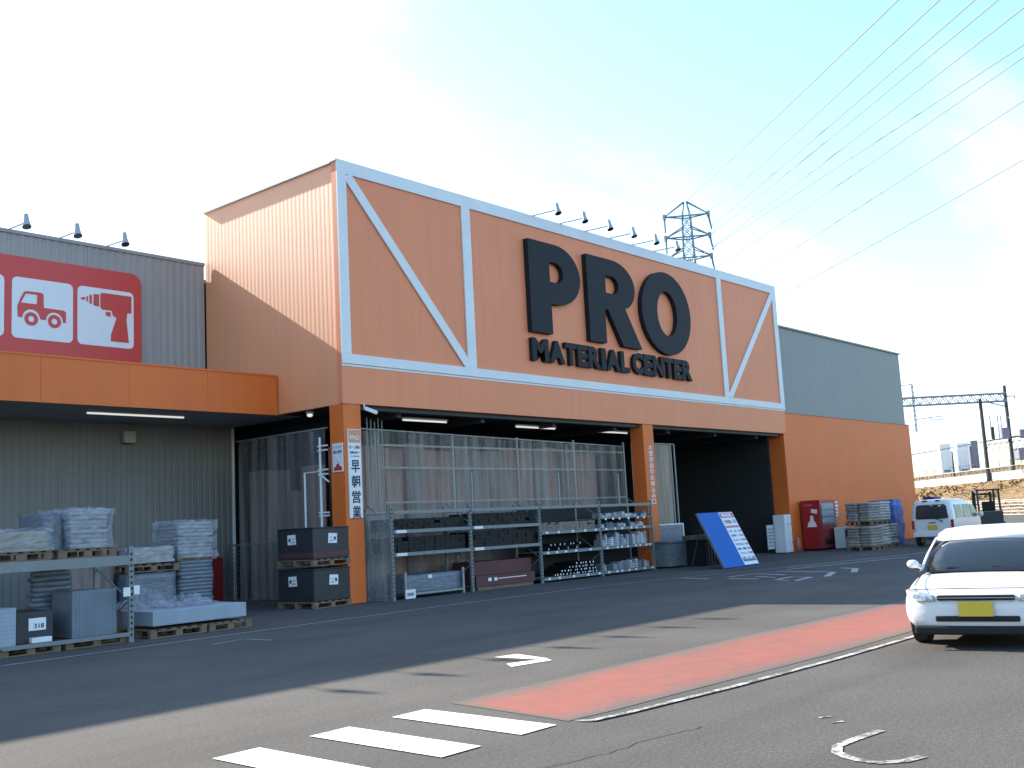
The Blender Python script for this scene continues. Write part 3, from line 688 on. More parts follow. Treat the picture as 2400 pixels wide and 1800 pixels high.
# left pallet rack -----------------------------------------------------
lr = thing('pallet_rack', 'low grey pallet rack with wrapped goods at the left edge', 'rack', (-8, -2.3, 0))
upright(-6.47, -2.33, 1.50, lr, y2=-1.25); upright(-9.2, -2.33, 1.50, lr, y2=-1.25)
for y in (-2.345, -1.22): MB().box(-9.16, -6.51, y, y+.045, 1.21, 1.36).build('beam', M_STEEL, lr)
MB().box(-9.16, -6.51, -2.345, -2.30, .10, .16).build('beam', M_STEEL, lr)
lt = MB().box(-6.62, -6.50, -2.352, -2.347, .72, .86).box(-6.44, -6.34, -2.352, -2.347, .74, .88); lt.build('price_card', M_LABEL, lr)
GL = 'wrapped goods on and under the left rack'
pallet(-7.15, -1.75, 1.362, 'wooden pallet under the tall wrapped stack on the left rack', .95, 1.0)
pallet(-8.2, -1.75, 1.362, 'wooden pallet under the tan wrapped cartons on the left rack', .95, 1.0)
m = layered(MB(), -7.42, -6.80, -2.25, -1.35, 1.505, 2.02, 7, 4, .012, .16); lumpy(m, -7.44, -6.79, -2.27, -1.33, 2.02, 2.10, .02, 8, 6, 1)
goods('wrapped_bag_stack', m, M_WRAP, 'tall white stretch wrapped stack on the left rack', 'wrapped stack', (-7.1, -1.8, 1.505), GL)
goods('wrapped_board_stack', lumpy(MB(), -7.75, -7.46, -2.05, -1.2, 1.505, 2.06, .01, 5), M_WRAPBLUE, 'blue grey wrapped block left of the tall white stack', 'wrapped stack', (-7.6, -1.7, 1.505), GL)
goods('wrapped_cartons', lumpy(MB(), -8.65, -7.78, -2.28, -1.3, 1.505, 1.80, .012, 6), M_WRAPTAN, 'tan wrapped cartons at the left end of the rack top', 'cartons', (-8.2, -1.8, 1.505), GL)
pallet(-7.0, -1.75, .0, 'wooden pallet on the ground at the right end of the left rack', 1.0, 1.0)
pallet(-8.05, -1.80, .0, 'wooden pallet on the ground at the left end of the left rack', .9, 1.0)
goods('board_pack', MB().box(-7.36, -6.62, -2.15, -1.5, .145, .86), M_BLOCK, 'flat grey pack of boards under the left rack', 'board pack', (-7, -1.8, .145), GL, False, .012)
m = layered(MB(), -7.62, -6.98, -1.46, -1.22, .145, 1.18, 13, 9, .03, .25)
goods('folded_sheet_stack', m, M_WRAPBLUE, 'tall blue grey stack of folded sheets behind the grey board pack', 'sheet stack', (-7.3, -1.3, .145), GL)
m = MB().box(-8.25, -7.68, -2.22, -1.3, .145, .62)
bk = thing('black_storage_tub', 'black tub with white price card reading 318 under the left rack', 'tub', (-8, -1.8, .145))
m.build('tub_body', M_CRATE, bk, bevel=.02)
MB().box(-8.06, -7.80, -2.228, -2.222, .34, .52).build('price_card', M_LABEL, bk)
text_shape('318', FX(-2.229), -7.98, .37, .15, .07, .002, .02).build('lettering', M_INK, bk)
goods('white_slab_offcut', MB().box(-8.05, -7.75, -2.32, -2.0, .165, .24), M_LABEL, 'small white slab leaning low under the left rack', 'slab', (-7.9, -2.1, .165), None, False, .005)
goods('pale_board', MB().box(-8.60, -8.27, -2.28, -1.4, .145, .70), M_SLAB, 'pale upright board at the left edge of the rack', 'board', (-8.4, -1.8, .145), None, False, .005)
pallet(-8.75, -1.9, 0, 'wooden pallet cut by the left picture edge', .5, .9)

def shell(parent_xyz, x0, x1, y0, y1, z0, z1, label, seed):
    o = lumpy(MB(), x0, x1, y0, y1, z0, z1, .022, seed, 9, 9).build('stretch_film', M_SHEETWRAP, base=parent_xyz)
    return tag(o, label, 'plastic film', 'stretch film round the stacks')
shell((-7.1, -1.8, 1.5), -7.47, -6.76, -2.31, -1.3, 1.51, 2.12, 'wrinkled stretch film round the tall white stack on the left rack', 61)
shell((-3.3, 1.1, 1.2), -3.78, -2.87, .64, 1.55, 1.21, 1.95, 'wrinkled stretch film round the pale upper bag tier by the extinguisher', 62)
shell((-8.2, -1.8, 1.5), -8.69, -7.75, -2.32, -1.26, 1.51, 1.83, 'wrinkled stretch film round the tan cartons on the left rack', 63)
# pale slab on pallets --------------------------------------------------
pallet(-5.55, -1.72, 0, 'left wooden pallet under the long pale slab', 1.05, 1.0); pallet(-4.55, -1.72, 0, 'right wooden pallet under the long pale slab', .85, 1.0)
goods('long_slab_pack', MB().box(-6.02, -4.22, -2.20, -1.25, .19, .43), M_SLAB, 'long pale slab pack lying on two pallets', 'slab pack', (-5.1, -1.7, .145), None, False, .01)
for k, (x, y, z, sx, sz, sd) in enumerate(((-5.55, -1.15, .43, .55, .32, 1), (-4.75, -1.2, .43, .5, .20, 2), (-5.1, -1.55, .43, .45, .08, 5))):
    m = MB(); rn = random.Random(sd); nx, ny = 16, 12
    P = [[None]*(ny+1) for _ in range(nx+1)]
    for i in range(nx+1):
        for j in range(ny+1):
            u, v = i/nx*2-1, j/ny*2-1; e = max(0, 1-(u*u*.9+v*v*.9))
            P[i][j] = (x+u*sx, y+v*.42, z+.005+e*sz*(.55+.45*math.sin(7*u+3*v+sd))*rn.uniform(.7, 1.2)+rn.uniform(0, .025))
    for i in range(nx):
        for j in range(ny): m.quad(P[i][j], P[i+1][j], P[i+1][j+1], P[i][j+1])
    goods('crumpled_film', m, M_SHEETWRAP, ['large heap of crumpled clear film behind the slab, left side', 'lower heap of crumpled clear film behind the slab, right side', 'flat crumpled film lying on the pale slab'][k], 'plastic film', (x, y, z), 'crumpled plastic film', False)
goods('timber_bundle', MB().box(-5.9, -4.2, -1.2, -.7, .05, .42), M_BOARD2, 'dark timber bundle behind the pale slab', 'timber', (-5, -1, 0), None, False, .01)
# stacks behind
SG = 'wrapped stacks near the grey wall'
pallet(-4.35, 1.1, 0, 'wooden pallet under the two part wrapped stack by the grey wall'); pallet(-3.25, 1.1, 0, 'wooden pallet under the tall bag stack by the grey wall')
goods('wrapped_tile_stack', lumpy(MB(), -4.85, -3.85, .6, 1.6, .14, .98, .015, 21), M_WRAPBLUE, 'dark blue grey wrapped block, lower half of the stack by the wall', 'wrapped stack', (-4.35, 1.1, .14), SG)
goods('wrapped_sheet_bundle', lumpy(MB(), -4.85, -3.9, .6, 1.6, 1.17, 1.46, .02, 22), M_WRAP, 'pale wrapped bundle on top of the dark wrapped block', 'wrapped stack', (-4.35, 1.1, 1.17), SG)
pallet(-4.35, 1.1, 1.0, 'wooden pallet between the two wrapped blocks by the wall')
m = layered(MB(), -3.72, -2.92, .7, 1.5, .14, 1.16, 14, 23, .02, .2)
goods('thin_bag_stack', m, M_WRAPBLUE, 'blue grey layered bag stack, lower tier beside the red extinguisher', 'bag stack', (-3.3, 1.1, .14), SG)
m = layered(MB(), -3.72, -2.92, .7, 1.5, 1.20, 1.92, 10, 24, .025, .22)
goods('thin_bag_stack', m, M_WRAP, 'pale layered bag stack, upper tier beside the red extinguisher', 'bag stack', (-3.3, 1.1, 1.2), SG)
pallet(-3.3, 1.1, 1.165, 'thin wooden board between the layered bag tiers', .9, .8)
goods('dark_timber_pile', lumpy(MB(), -5.9, -4.95, .9, 1.8, .0, 1.55, .03, 31), M_BOARD2, 'dark covered timber pile behind the left rack post', 'timber pile', (-5.4, 1.3, 0), SG)
ex = thing('fire_extinguisher', 'red fire extinguisher cabinet against the grey wall corner', 'extinguisher', (-.15, 4.9, 0))
MB().box(-.33, .05, 4.75, 5.1, 0, 1.12).build('cabinet', M_EXT, ex, bevel=.02)
MB().tube((-.14, 4.85, 1.12), (-.14, 4.85, 1.28), .10, 12, .06).build('neck', M_EXT, ex, smooth=True)
MB().box(-.17, -.11, 4.82, 4.88, 1.28, 1.36).build('handle', M_PLASTIC, ex)
t = thing('wall_switch_box', 'small black switch box on the grey wall above the extinguisher', 'switch box', (.1, 5.2, 1.7))
MB().box(.0, .13, 5.2, 5.298, 1.68, 1.86).build('box', M_PLASTIC, t, bevel=.01)
MB().box(.03, .10, 5.19, 5.199, 1.74, 1.80).build('cover', M_CABGREY, t)

# black crates by the left column --------------------------------------
ca = math.radians(4)
ccx, ccy = -.60, .42
for tier, z0 in enumerate((0, .88)):
    nm = ('lower', 'upper')[tier]
    pallet(ccx, ccy, z0, 'wooden pallet under the %s black crate by the left column' % nm, 1.08, 1.15, ca)
    c = thing('black_crate', '%s black crate with white labels beside the left column' % nm, 'crate', (ccx, ccy, z0+.142), 'stacked black crates')
    hh = (.66, .65)[tier]
    MB().rbox(ccx, ccy, z0+.142+hh/2, 1.05, 1.12, hh, ca).build('crate_body', M_CRATE, c, bevel=.015)
    MB().rbox(ccx, ccy, z0+.142+hh+.012, 1.08, 1.15, .024, ca).build('rim', M_CRATE, c, bevel=.006)
    if tier == 1: MB().rbox(ccx, ccy, z0+.142+.10, 1.056, 1.126, .10, ca).build('printed_band', M_DKRED, c)
    def lf(u, v, w):   # -Y face
        q = Vector((-.0+u, -.562-w, 0)); q = Matrix.Rotation(ca, 3, 'Z') @ q; return (ccx+q.x, ccy+q.y, v)
    def ls(u, v, w):   # -X face
        q = Vector((-.527-w, u, 0)); q = Matrix.Rotation(ca, 3, 'Z') @ q; return (ccx+q.x, ccy+q.y, v)
    zl = z0+.142+.34
    for fr, uu0 in ((lf, -.08), (ls, -.02)):
        s = flat_shape([[(uu0-.02, zl-.01), (uu0+.24, zl-.02), (uu0+.25, zl+.19), (uu0, zl+.20)]], fr, .004).build('label_sheet', M_LABEL, c)
        def fr2(u, v, w, fr=fr): return fr(u, v, w+.005)
        flat_shape([[(uu0+.15, zl+.05), (uu0+.21, zl+.05), (uu0+.21, zl+.12), (uu0+.15, zl+.12)]], fr2, .002).build('printed_mark', M_INK, s)
        flat_shape([[(uu0+.02, zl+.03), (uu0+.12, zl+.03), (uu0+.12, zl+.05), (uu0+.02, zl+.05)]], fr2, .002).build('printed_mark', M_CABGREY, s)
        flat_shape([[(uu0+.03, zl+.10), (uu0+.11, zl+.10), (uu0+.11, zl+.115), (uu0+.03, zl+.115)]], fr2, .002).build('printed_mark', M_CABGREY, s)
# mesh cage behind the crates
mg = thing('mesh_panel', 'dark wire mesh panel behind the black crates', 'mesh panel', (.3, 4, 0))
m = MB()
for k in range(22): m.tube((.35, 2.4+k*.12, .06), (.35, 2.4+k*.12, 1.4), .006, 4)
for k in range(14): m.tube((.35, 2.4, .06+k*.1), (.35, 4.95, .06+k*.1), .006, 4)
m.build('wire_grid', M_MESHF, mg); MB().tube((.35, 2.4, 1.4), (.35, 4.95, 1.4), .018, 6).tube((.35, 2.4, 0), (.35, 2.4, 1.4), .018, 6).tube((.35, 4.95, 0), (.35, 4.95, 1.4), .018, 6).build('frame', M_MESHF, mg)

# ------------------------------------------------------------------ clear sheet enclosure
def wavy_x(x0, x1, Y, z0, z1, amp=.035, step=.08, seed=1, zt=None):
    rn = random.Random(seed); n = int((x1-x0)/step); m = MB(); rows = 5
    ph = [rn.uniform(0, 6.28) for _ in range(4)]
    for j in range(rows+1):
        for i in range(n+1):
            x = x0+(x1-x0)*i/n; zt_ = z1 if zt is None else z1+(zt-z1)*i/n
            z = z0+(zt_-z0)*j/rows
            e = amp*(math.sin(x*9+ph[0])+.6*math.sin(x*17+ph[1]+j*.3)+.4*math.sin(x*4+ph[2]))*(.6+.4*j/rows)
            m.v.append((x, Y+e, z))
    for j in range(rows):
        for i in range(n): a = j*(n+1)+i; m.f.append((a, a+1, a+n+2, a+n+1))
    return m
def wavy_y(y0, y1, X, z0, z1, **k):
    t = wavy_x(y0, y1, X, z0, z1, **k); m = MB(); m.v = [(b, a, c) for a, b, c in t.v]; m.f = t.f; return m
cu = thing('vinyl_curtain', 'long clear vinyl curtain hanging between the two orange columns', 'curtain', (6, .8, 0), 'clear vinyl curtains')
wavy_x(.75, 11.9, .75, .05, 3.95, zt=3.76, seed=3).build('sheet', M_CURTAIN, cu, smooth=True)
MB().tube((.75, .75, 3.97), (11.9, .75, 3.78), .02, 6).build('curtain_rail', M_GALV, cu)
cu = thing('vinyl_curtain', 'clear vinyl curtain on the hall side left of the first column', 'curtain', (.2, 2.4, 0), 'clear vinyl curtains')
wavy_y(.78, 4.15, .12, .05, 3.92, seed=5).build('sheet', M_CURTAIN, cu, smooth=True)
MB().tube((.12, .7, 3.94), (.12, 4.2, 3.94), .02, 6).build('curtain_rail', M_GALV, cu)
cu = thing('vinyl_curtain', 'narrow vinyl curtain bunched right of the middle column', 'curtain', (14, .8, 0), 'clear vinyl curtains')
wavy_x(12.7, 14.9, .95, .05, 3.93, seed=8, amp=.05).build('sheet', film('brownish_vinyl', (.42, .34, .29), .35, .3, 2.2, (6, 6, .3)), cu, smooth=True)
MB().tube((12.7, .95, 3.95), (15.2, .95, 3.95), .02, 6).tube((14.98, .95, .05), (14.98, .95, 3.95), .03, 6).tube((15.2, .95, .05), (15.2, .95, 3.95), .03, 6).build('curtain_rail', M_GALV, cu)
# tall racks of boards behind the curtain
def tall_rack(x0, n, bay, y0, y1, hz, label, seed, levels=(2.2, 3.05, 3.60)):
    t = thing('tall_storage_rack', label, 'rack', (x0, y0, 0), 'tall racks behind the curtain')
    for k in range(n+1):
        x = x0+k*bay
        MB().box(x-.035, x+.035, y0, y0+.05, 0, hz).build('upright', M_GALV, t)
    for z in levels:
        for k in range(n):
            MB().box(x0+k*bay+.04, x0+(k+1)*bay-.04, y0-.004, y0+.03, z, z+.045).build('beam', M_GALV, t)
    rn = random.Random(seed)
    return t
tall_rack(1.95, 4, 2.6, 1.02, 2.1, 3.95, 'tall grey steel rack behind the long clear curtain', 1)
rn = random.Random(11)
for k in range(16):
    x = 1.2+k*.64; zt_ = rn.uniform(3.55, 3.75); 
    goods('upright_board_stack', MB().box(x, x+.6, 1.25+rn.uniform(0, .25), 2.0, .05, zt_), (M_BOARD, M_BOARD2)[rn.random() < .35], 'red brown and grey boards standing upright behind the clear curtain', 'board stack', (x+.3, 1.6, 0), 'upright boards behind the curtain', False)
for k in range(4):
    y = 1.6+k*.66; zt_ = rn.uniform(2.6, 3.2)
    goods('upright_board_stack', MB().box(.40+rn.uniform(0, .15), .75, y, y+.60, .05, zt_), M_BOARD3, 'boards standing upright behind the side curtain', 'board stack', (.6, y+.3, 0), 'upright boards behind the side curtain', False)
# bundles of steel pipe poking above curtain, by left
t = thing('upright_pipe_bundle', 'bundle of pale upright pipes rising above the curtain top', 'pipes', (1.9, 1.0, 0))
for k in range(5): MB().tube((1.62+k*.12, 1.0+.03*(k % 2), .02), (1.60+k*.12, 1.02, 4.28-.05*(k % 3)), .018, 7).build('pipe', M_GALV, t)
# scaffold-like ladder rack left of the column
t = thing('pipe_ladder_rack', 'pale pipe ladder rack standing left of the first column', 'rack', (.0, .6, 0))
m = MB()
m.tube((-.05, .78, 0), (-.05, .78, 3.72), .028, 8).tube((-.05, 1.35, 1.5), (-.05, 1.35, 2.95), .024, 8); m.build('post', M_TRIM, t)
for z in (1.95, 2.02, 2.88, 2.98, 3.42, 3.52): MB().tube((-.05, .52, z), (-.05, .86 if z < 3.6 else 1.0, z), .02, 6).build('rung', M_TRIM, t)
MB().tube((-.05, .80, 2.88), (-.05, .50, 2.70), .02, 6).tube((-.05, 1.35, 2.95), (-.05, .78, 2.95), .014, 6).build('brace', M_TRIM, t)

# ------------------------------------------------------------------ front racks
BX = [.86, 3.43, 6.07, 8.72, 11.33]
fr = thing('front_display_rack', 'long grey four bay display rack between the orange columns', 'rack', (6, -.5, 0))
TOPZ = 2.05
for x in BX: upright(x, -.53, TOPZ+.02, fr, y2=.3, w=.07)
lv = {0: (.0, 1.05, 1.56, 1.98), 1: (1.05, 1.56, 1.98), 2: (.12, .80, 1.32, 1.98), 3: (.12, .80, 1.32, 1.98)}
lv = {0: (1.04, 1.55, 1.98), 1: (1.04, 1.55, 1.98), 2: (.13, .80, 1.32, 1.98), 3: (.13, .80, 1.32, 1.60, 1.98)}
for b in range(4):
    for z in lv[b]:
        hgt = .03 if z == 1.60 else .075
        MB().box(BX[b]+.04, BX[b+1]-.04, -.545, -.50, z-hgt, z).build('beam', M_STEEL, fr)
        if b >= 2 and z < 1.9:
            MB().box(BX[b]+.04, BX[b+1]-.04, -.49, .3, z-.03, z-.005).build('shelf', M_GALV, fr)
            tg = MB(); k = BX[b]+.2
            while k < BX[b+1]-.2:
                tg.box(k, k+.09, -.552, -.547, z-.065, z-.005); k += R.uniform(.16, .5) if b == 3 else R.uniform(.35, .8)
            tg.build('price_tag', M_LABEL, fr)
        elif z < 1.9:
            MB().box(BX[b]+.1, BX[b]+.42, -.552, -.547, z-.07, z-.005).build('price_tag', M_LABEL, fr)
            MB().box(BX[b]+.04, BX[b+1]-.04, -.49, .3, z-.03, z-.005).build('shelf', M_DARKSTEEL, fr)
for x in (3.62, 7.05, 9.83):
    MB().tube((x, -.45, 1.98), (x, -.45, 2.85), .022, 8).build('post_extension', M_GALV, fr)
# end panel of clear sheet, left end
t = thing('corrugated_clear_sheet', 'upright corrugated clear sheets leaning at the left end of the display rack', 'plastic sheet', (.8, .0, 0))
m = MB(); pts = []
n = 60
for i in range(n+1):
    u = i/n; x = .84-.10*u; y = -.50+1.05*u; e = .012*(1 if i % 2 else -1); pts.append((x+e, y))
for z in (.0, 1.98): m.v += [(a, b, z) for a, b in pts]
m.f = [(i, i+1, n+2+i, n+1+i) for i in range(n)]
m.build('sheet', M_POLY, t)
# dark flat back panels in bays 1-2 upper, stock
def bay_goods(b, z0, z1, mt, label, y0=-.42, inset=.08, n='dark_bar_stock', x0=None, x1=None, nb=14):
    m = MB(); xa = x0 or BX[b]+inset; xb = x1 or BX[b+1]-inset; rn = random.Random(int(z0*100)+b)
    h = (z1-z0)/4
    for j in range(4):
        for k in range(nb):
            if rn.random() < .02: continue
            a = xa+(xb-xa)*k/nb; m.box(a+.004, a+(xb-xa)/nb-.004, y0+rn.uniform(0, .03), .28, z0+j*h, z0+(j+1)*h-.004)
    return goods(n, m, mt, label, 'stock', ((xa+xb)/2, 0, z0), 'stock on the display rack', False)
bay_goods(0, 1.555, 1.80, M_PLASTIC, 'dark stock on the top shelf of the first bay from the left')
bay_goods(0, 1.045, 1.38, M_PLASTIC, 'dark stock on the middle shelf of the first bay from the left')
bay_goods(1, 1.555, 1.86, M_PLASTIC, 'dark stock on the top shelf of the second bay from the left')
bay_goods(1, 1.045, 1.42, M_PLASTIC, 'dark stock on the middle shelf of the second bay from the left')
bay_goods(2, 1.325, 1.55, M_BOARD2, 'brown dark stock on the top shelf of the third bay')
# bay 1 bottom: blue wrapped bundle in a tilted cradle
t = thing('tilted_bundle_cradle', 'blue grey wrapped bundle lying in a steel cradle under the first bay', 'bundle', (2.2, -.3, 0))
m = MB(); lumpy(m, 1.25, 3.05, -.48, .1, .14, .52, .008, 41, 8, 4); m.build('wrapped_bundle', M_WRAPBLUE, t, smooth=True)
for x in (1.22, 3.10): MB().box(x-.03, x+.03, -.53, -.485, .0, .60).build('cradle_post', M_GALV, t)
MB().box(1.25, 3.07, -.53, -.49, .08, .13).build('cradle_rail', M_GALV, t)
MB().box(1.95, 2.08, -.50, -.495, .42, .50).build('label_sheet', M_LABEL, t)
MB().box(1.12, 1.42, -.62, -.60, .02, .22).build('price_card', M_LABEL, t)
MB().box(1.16, 1.36, -.624, -.621, .08, .15).build('printed_mark', M_CABGREY, t)
# bay 2 bottom: dark red cartons
t = thing('dark_red_carton_pallet', 'long low dark red carton with white print under the second bay', 'carton', (4.7, -.3, 0))
MB().box(3.62, 5.85, -.45, .25, .08, .34).build('carton', M_DKRED, t, bevel=.01)
MB().box(3.7, 5.8, -.42, .2, 0, .078).build('skid', M_WOOD, t)
for a, b, z0, z1 in ((4.05, 4.17, .20, .28), (4.27, 4.38, .20, .28), (4.42, 5.5, .235, .255)):
    MB().box(a, b, -.456, -.452, z0, z1).build('printed_mark', M_LABEL, t)
goods('dark_board_pile', MB().box(3.6, 5.9, -.3, .3, .345, .68), M_DKRED, 'dark board pile on the red carton under the second bay', 'boards', (4.7, 0, .345), None, False)
for b in (2, 3): MB().box(BX[b]+.04, BX[b+1]-.04, .305, .32, .1, 1.98).build('dark_backdrop', M_PLASTIC, fr)  # dark backdrop added behind the stock so these bays look dark
# bay 3: pipes lying along Y, ends to the front
proto = None; rn = random.Random(5)
def pipe(x, z, rad, where):
    global proto
    if proto is None:
        t = thing('steel_pipe', 'x', 'pipe', (0, 0, 0)); local(t)
        m = MB(); n = 10
        ro, ri = 1.0, .72
        rings = []
        for (r_, y) in ((ri, 0), (ro, 0), (ro, 18)):
            rings.append([(r_*math.cos(6.283*i/n), y, r_*math.sin(6.283*i/n)) for i in range(n)])
        m.loft(rings, cap=False); m.build('pipe_wall', M_PLASTIC, t, smooth=False)
        MB().add([(ri*math.cos(6.283*i/n), -.3, ri*math.sin(6.283*i/n)) for i in range(n)], [tuple(range(n))]).build('end_cap', M_LABEL, t)
        proto = t
        o = t
    else: o = dup(proto, (0, 0, 0))
    o.location = (x, -.47+rn.uniform(0, .06), z); o.scale = (rad, .04, rad)
    o['label'] = 'round steel pipe end on the %s of the third rack bay' % where; o['group'] = 'pipe ends on the %s of the third bay' % where
for j, cnt in enumerate((15, 12, 9, 6)):
    for k in range(cnt):
        pipe(8.60-.042-(k+.5*j)*.135-rn.uniform(0, .03), .17+j*.085, .028+.010*rn.random(), 'bottom shelf')
for k in range(11): pipe(6.45+k*.14+rn.uniform(-.02, .02), .85+.11*(k % 3 != 0), .030, 'middle shelf')
# bay 4: small cartons and tins
pg = None; rn = random.Random(9)
for z, zmax, nm in ((.135, .30, 'bottom'), (.805, .40, 'second'), (1.325, .17, 'third'), (1.605, .15, 'top')):
    x = BX[3]+.15
    while x < BX[4]-.25:
        w_ = rn.uniform(.07, .15); h_ = zmax*rn.uniform(.45, 1)
        if rn.random() < .85:
            m = MB().box(x, x+w_, -.46+rn.uniform(0, .05), -.15, z, z+h_)
            s = MB(); nn = max(1, int(h_/.05))
            o = tag(m.build('boxed_hardware', rn.choice(GOODS), base=(x+w_/2, -.3, z), bevel=.004), 'small box of hardware on the %s shelf of the fourth rack bay' % nm, 'box', 'hardware boxes on the %s shelf' % nm)
            y_ = -.465+.0
            for q in range(nn):
                s.box(x+.01, x+w_-.01, -.4655, -.4605, z+.012+q*.05, z+.03+q*.05)
            s.build('box_label', M_SIGNWHITE if rn.random() < .6 else M_CABGREY, o)
        x += w_+rn.uniform(.01, .03)

# ------------------------------------------------------------------ right of the rack
t = thing('grey_plastic_bin', 'grey ribbed bin stack right of the display rack', 'bin', (12.6, .0, 0))
m = MB()
m.box(12.05, 12.98, -.62, -.02, .05, .74)
for k in range(9): m.box(12.04, 12.99, -.628, -.01, .09+k*.072, .11+k*.072)
m.build('bin_body', GOODS[0], t, bevel=.004); MB().box(12.0, 13.03, -.66, .0, .742, .80).build('lid', M_WRAPBLUE, t, bevel=.01); MB().box(12.1, 12.9, -.55, -.1, 0, .048).build('base', M_PLASTIC, t)
t = thing('white_framed_panel', 'pale framed panel standing behind the grey bin', 'panel', (13, .2, 0))
MB().box(12.62, 14.1, .14, .17, .5, 1.28).build('panel', M_WRAPBLUE, t)
MB().box(12.57, 12.62, .13, .18, 0, 1.32).box(14.1, 14.15, .13, .18, 0, 1.32).box(12.62, 14.1, .13, .18, 1.28, 1.32).build('frame', M_TRIM, t)
t = thing('dark_work_table', 'dark draped work table behind the leaning blue board', 'table', (14, -.8, 0))
MB().box(12.9, 15.1, -1.35, -.55, .80, .93).build('tabletop', mat('mottled_brown', (.10, .095, .085), .7, var=.4, scale=6), t, bevel=.01)
m = MB()
for k in range(26): x = 13.0+k*.08; m.box(x, x+.05, -1.30-.02*(k % 2), -1.26, .02, .79)
m.box(13.0, 15.0, -1.25, -.6, .0, .79); m.build('drape', M_PLASTIC, t)
# leaning blue sign
t = thing('leaning_blue_board', 'big blue board with white product list leaning back in front of the hall', 'sign board', (12.4, -2.85, 0))
P0 = Vector((11.30, -2.87, .02)); ux = Vector((1, .03, 0)).normalized(); up = Vector((0.0, .78, 1.57)); Wd = 2.14
upn = up.normalized(); nn = ux.cross(upn); Lh = up.length
def LB(u, v, w): return tuple(P0+ux*u+upn*v+nn*(w))
def lbq(u0, u1, v0, v1, w0, w1):
    m = MB(); v = [LB(u, vv, w_) for w_ in (w0, w1) for vv in (v0, v1) for u in (u0, u1)]
    return m.add(v, [(0, 1, 3, 2), (4, 6, 7, 5), (0, 4, 5, 1), (2, 3, 7, 6), (0, 2, 6, 4), (1, 5, 7, 3)])
lbq(0, Wd, 0, Lh, -.05, 0).build('board', M_BLUEBOARD, t)
lbq(-.02, 0.0, 0, Lh, -.055, .012).build('edge_strip', M_WRAPBLUE, t)
sh = lbq(1.24, Wd-.02, .02, Lh-.01, .002, .006).build('list_sheet', M_SIGNWHITE, t)
def lbt(txt, u, v, wd, h, mt, b=.015): text_shape(txt, lambda a, c, d: LB(a, c, d+.008), u, v, wd, h, .002, b).build('lettering', mt, sh)
lbq(1.26, Wd-.04, Lh-.20, Lh-.03, .0065, .008).build('header_band', M_PINKINK, sh)
lbt('資材館', 1.36, Lh-.17, .6, .12, M_SIGNWHITE)
lbt('大特価', 1.30, Lh-.40, .45, .14, M_REDINK); lbt('毎日', 1.84, Lh-.38, .22, .12, M_INK)
lbq(1.26, Wd-.04, Lh-.53, Lh-.46, .0065, .008).build('header_band', M_PINKINK, sh)
rows = ['木材・合板', '石膏ボード', 'セメント', '断熱材', '鉄筋・鋼材', 'ブロック', '金物・工具']
for k, s_ in enumerate(rows): lbt(s_, 1.30+.02*(k % 2), Lh-.68-.145*k, .5+.05*(k % 3), .075, M_INK if k % 3 else M_CABGREY); lbt('¥%d' % (398+k*120), 1.90, Lh-.68-.145*k, .18, .07, M_REDINK)
lbq(1.28, Wd-.06, .12, .20, .0065, .008).build('footer_band', GOODS[2], sh)
MB().tube((11.6, -1.6, 0), (11.6, -2.1, 1.5), .02, 6).tube((13.2, -1.5, 0), (13.2, -2.0, 1.5), .02, 6).build('prop', M_DARKSTEEL, t)
# inside the opening
t = thing('price_easel', 'pale poster easel inside the dark opening', 'poster stand', (20.3, .3, 0))
MB().box(20.1, 20.6, .3, .33, .18, 1.05).build('poster', GOODS[1], t); m = MB()
for k in range(6): m.box(20.15, 20.55, .292, .297, .28+k*.12, .33+k*.12)
m.build('printed_mark', M_CABGREY, t); MB().tube((20.15, .35, 0), (20.15, .35, 1.05), .015, 6).tube((20.55, .35, 0), (20.55, .35, 1.05), .015, 6).build('leg', M_DARKSTEEL, t)
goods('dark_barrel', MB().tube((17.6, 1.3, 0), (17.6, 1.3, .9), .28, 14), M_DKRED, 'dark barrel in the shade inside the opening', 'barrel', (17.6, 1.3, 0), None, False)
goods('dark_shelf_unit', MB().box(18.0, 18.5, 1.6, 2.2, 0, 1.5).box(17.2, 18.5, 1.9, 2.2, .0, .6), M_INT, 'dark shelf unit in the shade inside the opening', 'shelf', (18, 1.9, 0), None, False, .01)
t = thing('white_locker', 'narrow white locker against the right orange column', 'locker', (20.9, -.1, 0))
MB().box(20.72, 21.25, -.10, .35, .03, 1.40).build('body', M_TRIM, t, bevel=.01)
for z0, z1 in ((.08, .68), (.73, 1.35)):
    for xx in (20.75, 21.0): d = MB().box(xx, xx+.23, -.112, -.102, z0, z1).build('door', M_TRIM, t); MB().box(xx+.18, xx+.20, -.118, -.113, (z0+z1)/2-.04, (z0+z1)/2+.04).build('handle', M_PLASTIC, d)
goods('white_hose_coil', MB().tube((21.75, -.12, 0), (21.68, -.1, .55), .03, 8).tube((21.9, -.1, 0), (21.8, -.08, .5), .025, 8).tube((21.6, -.15, .0), (21.6, -.12, .42), .02, 8), M_PINKINK, 'pinkish pipes leaning at the foot of the right column', 'pipes', (21.8, -.1, 0))

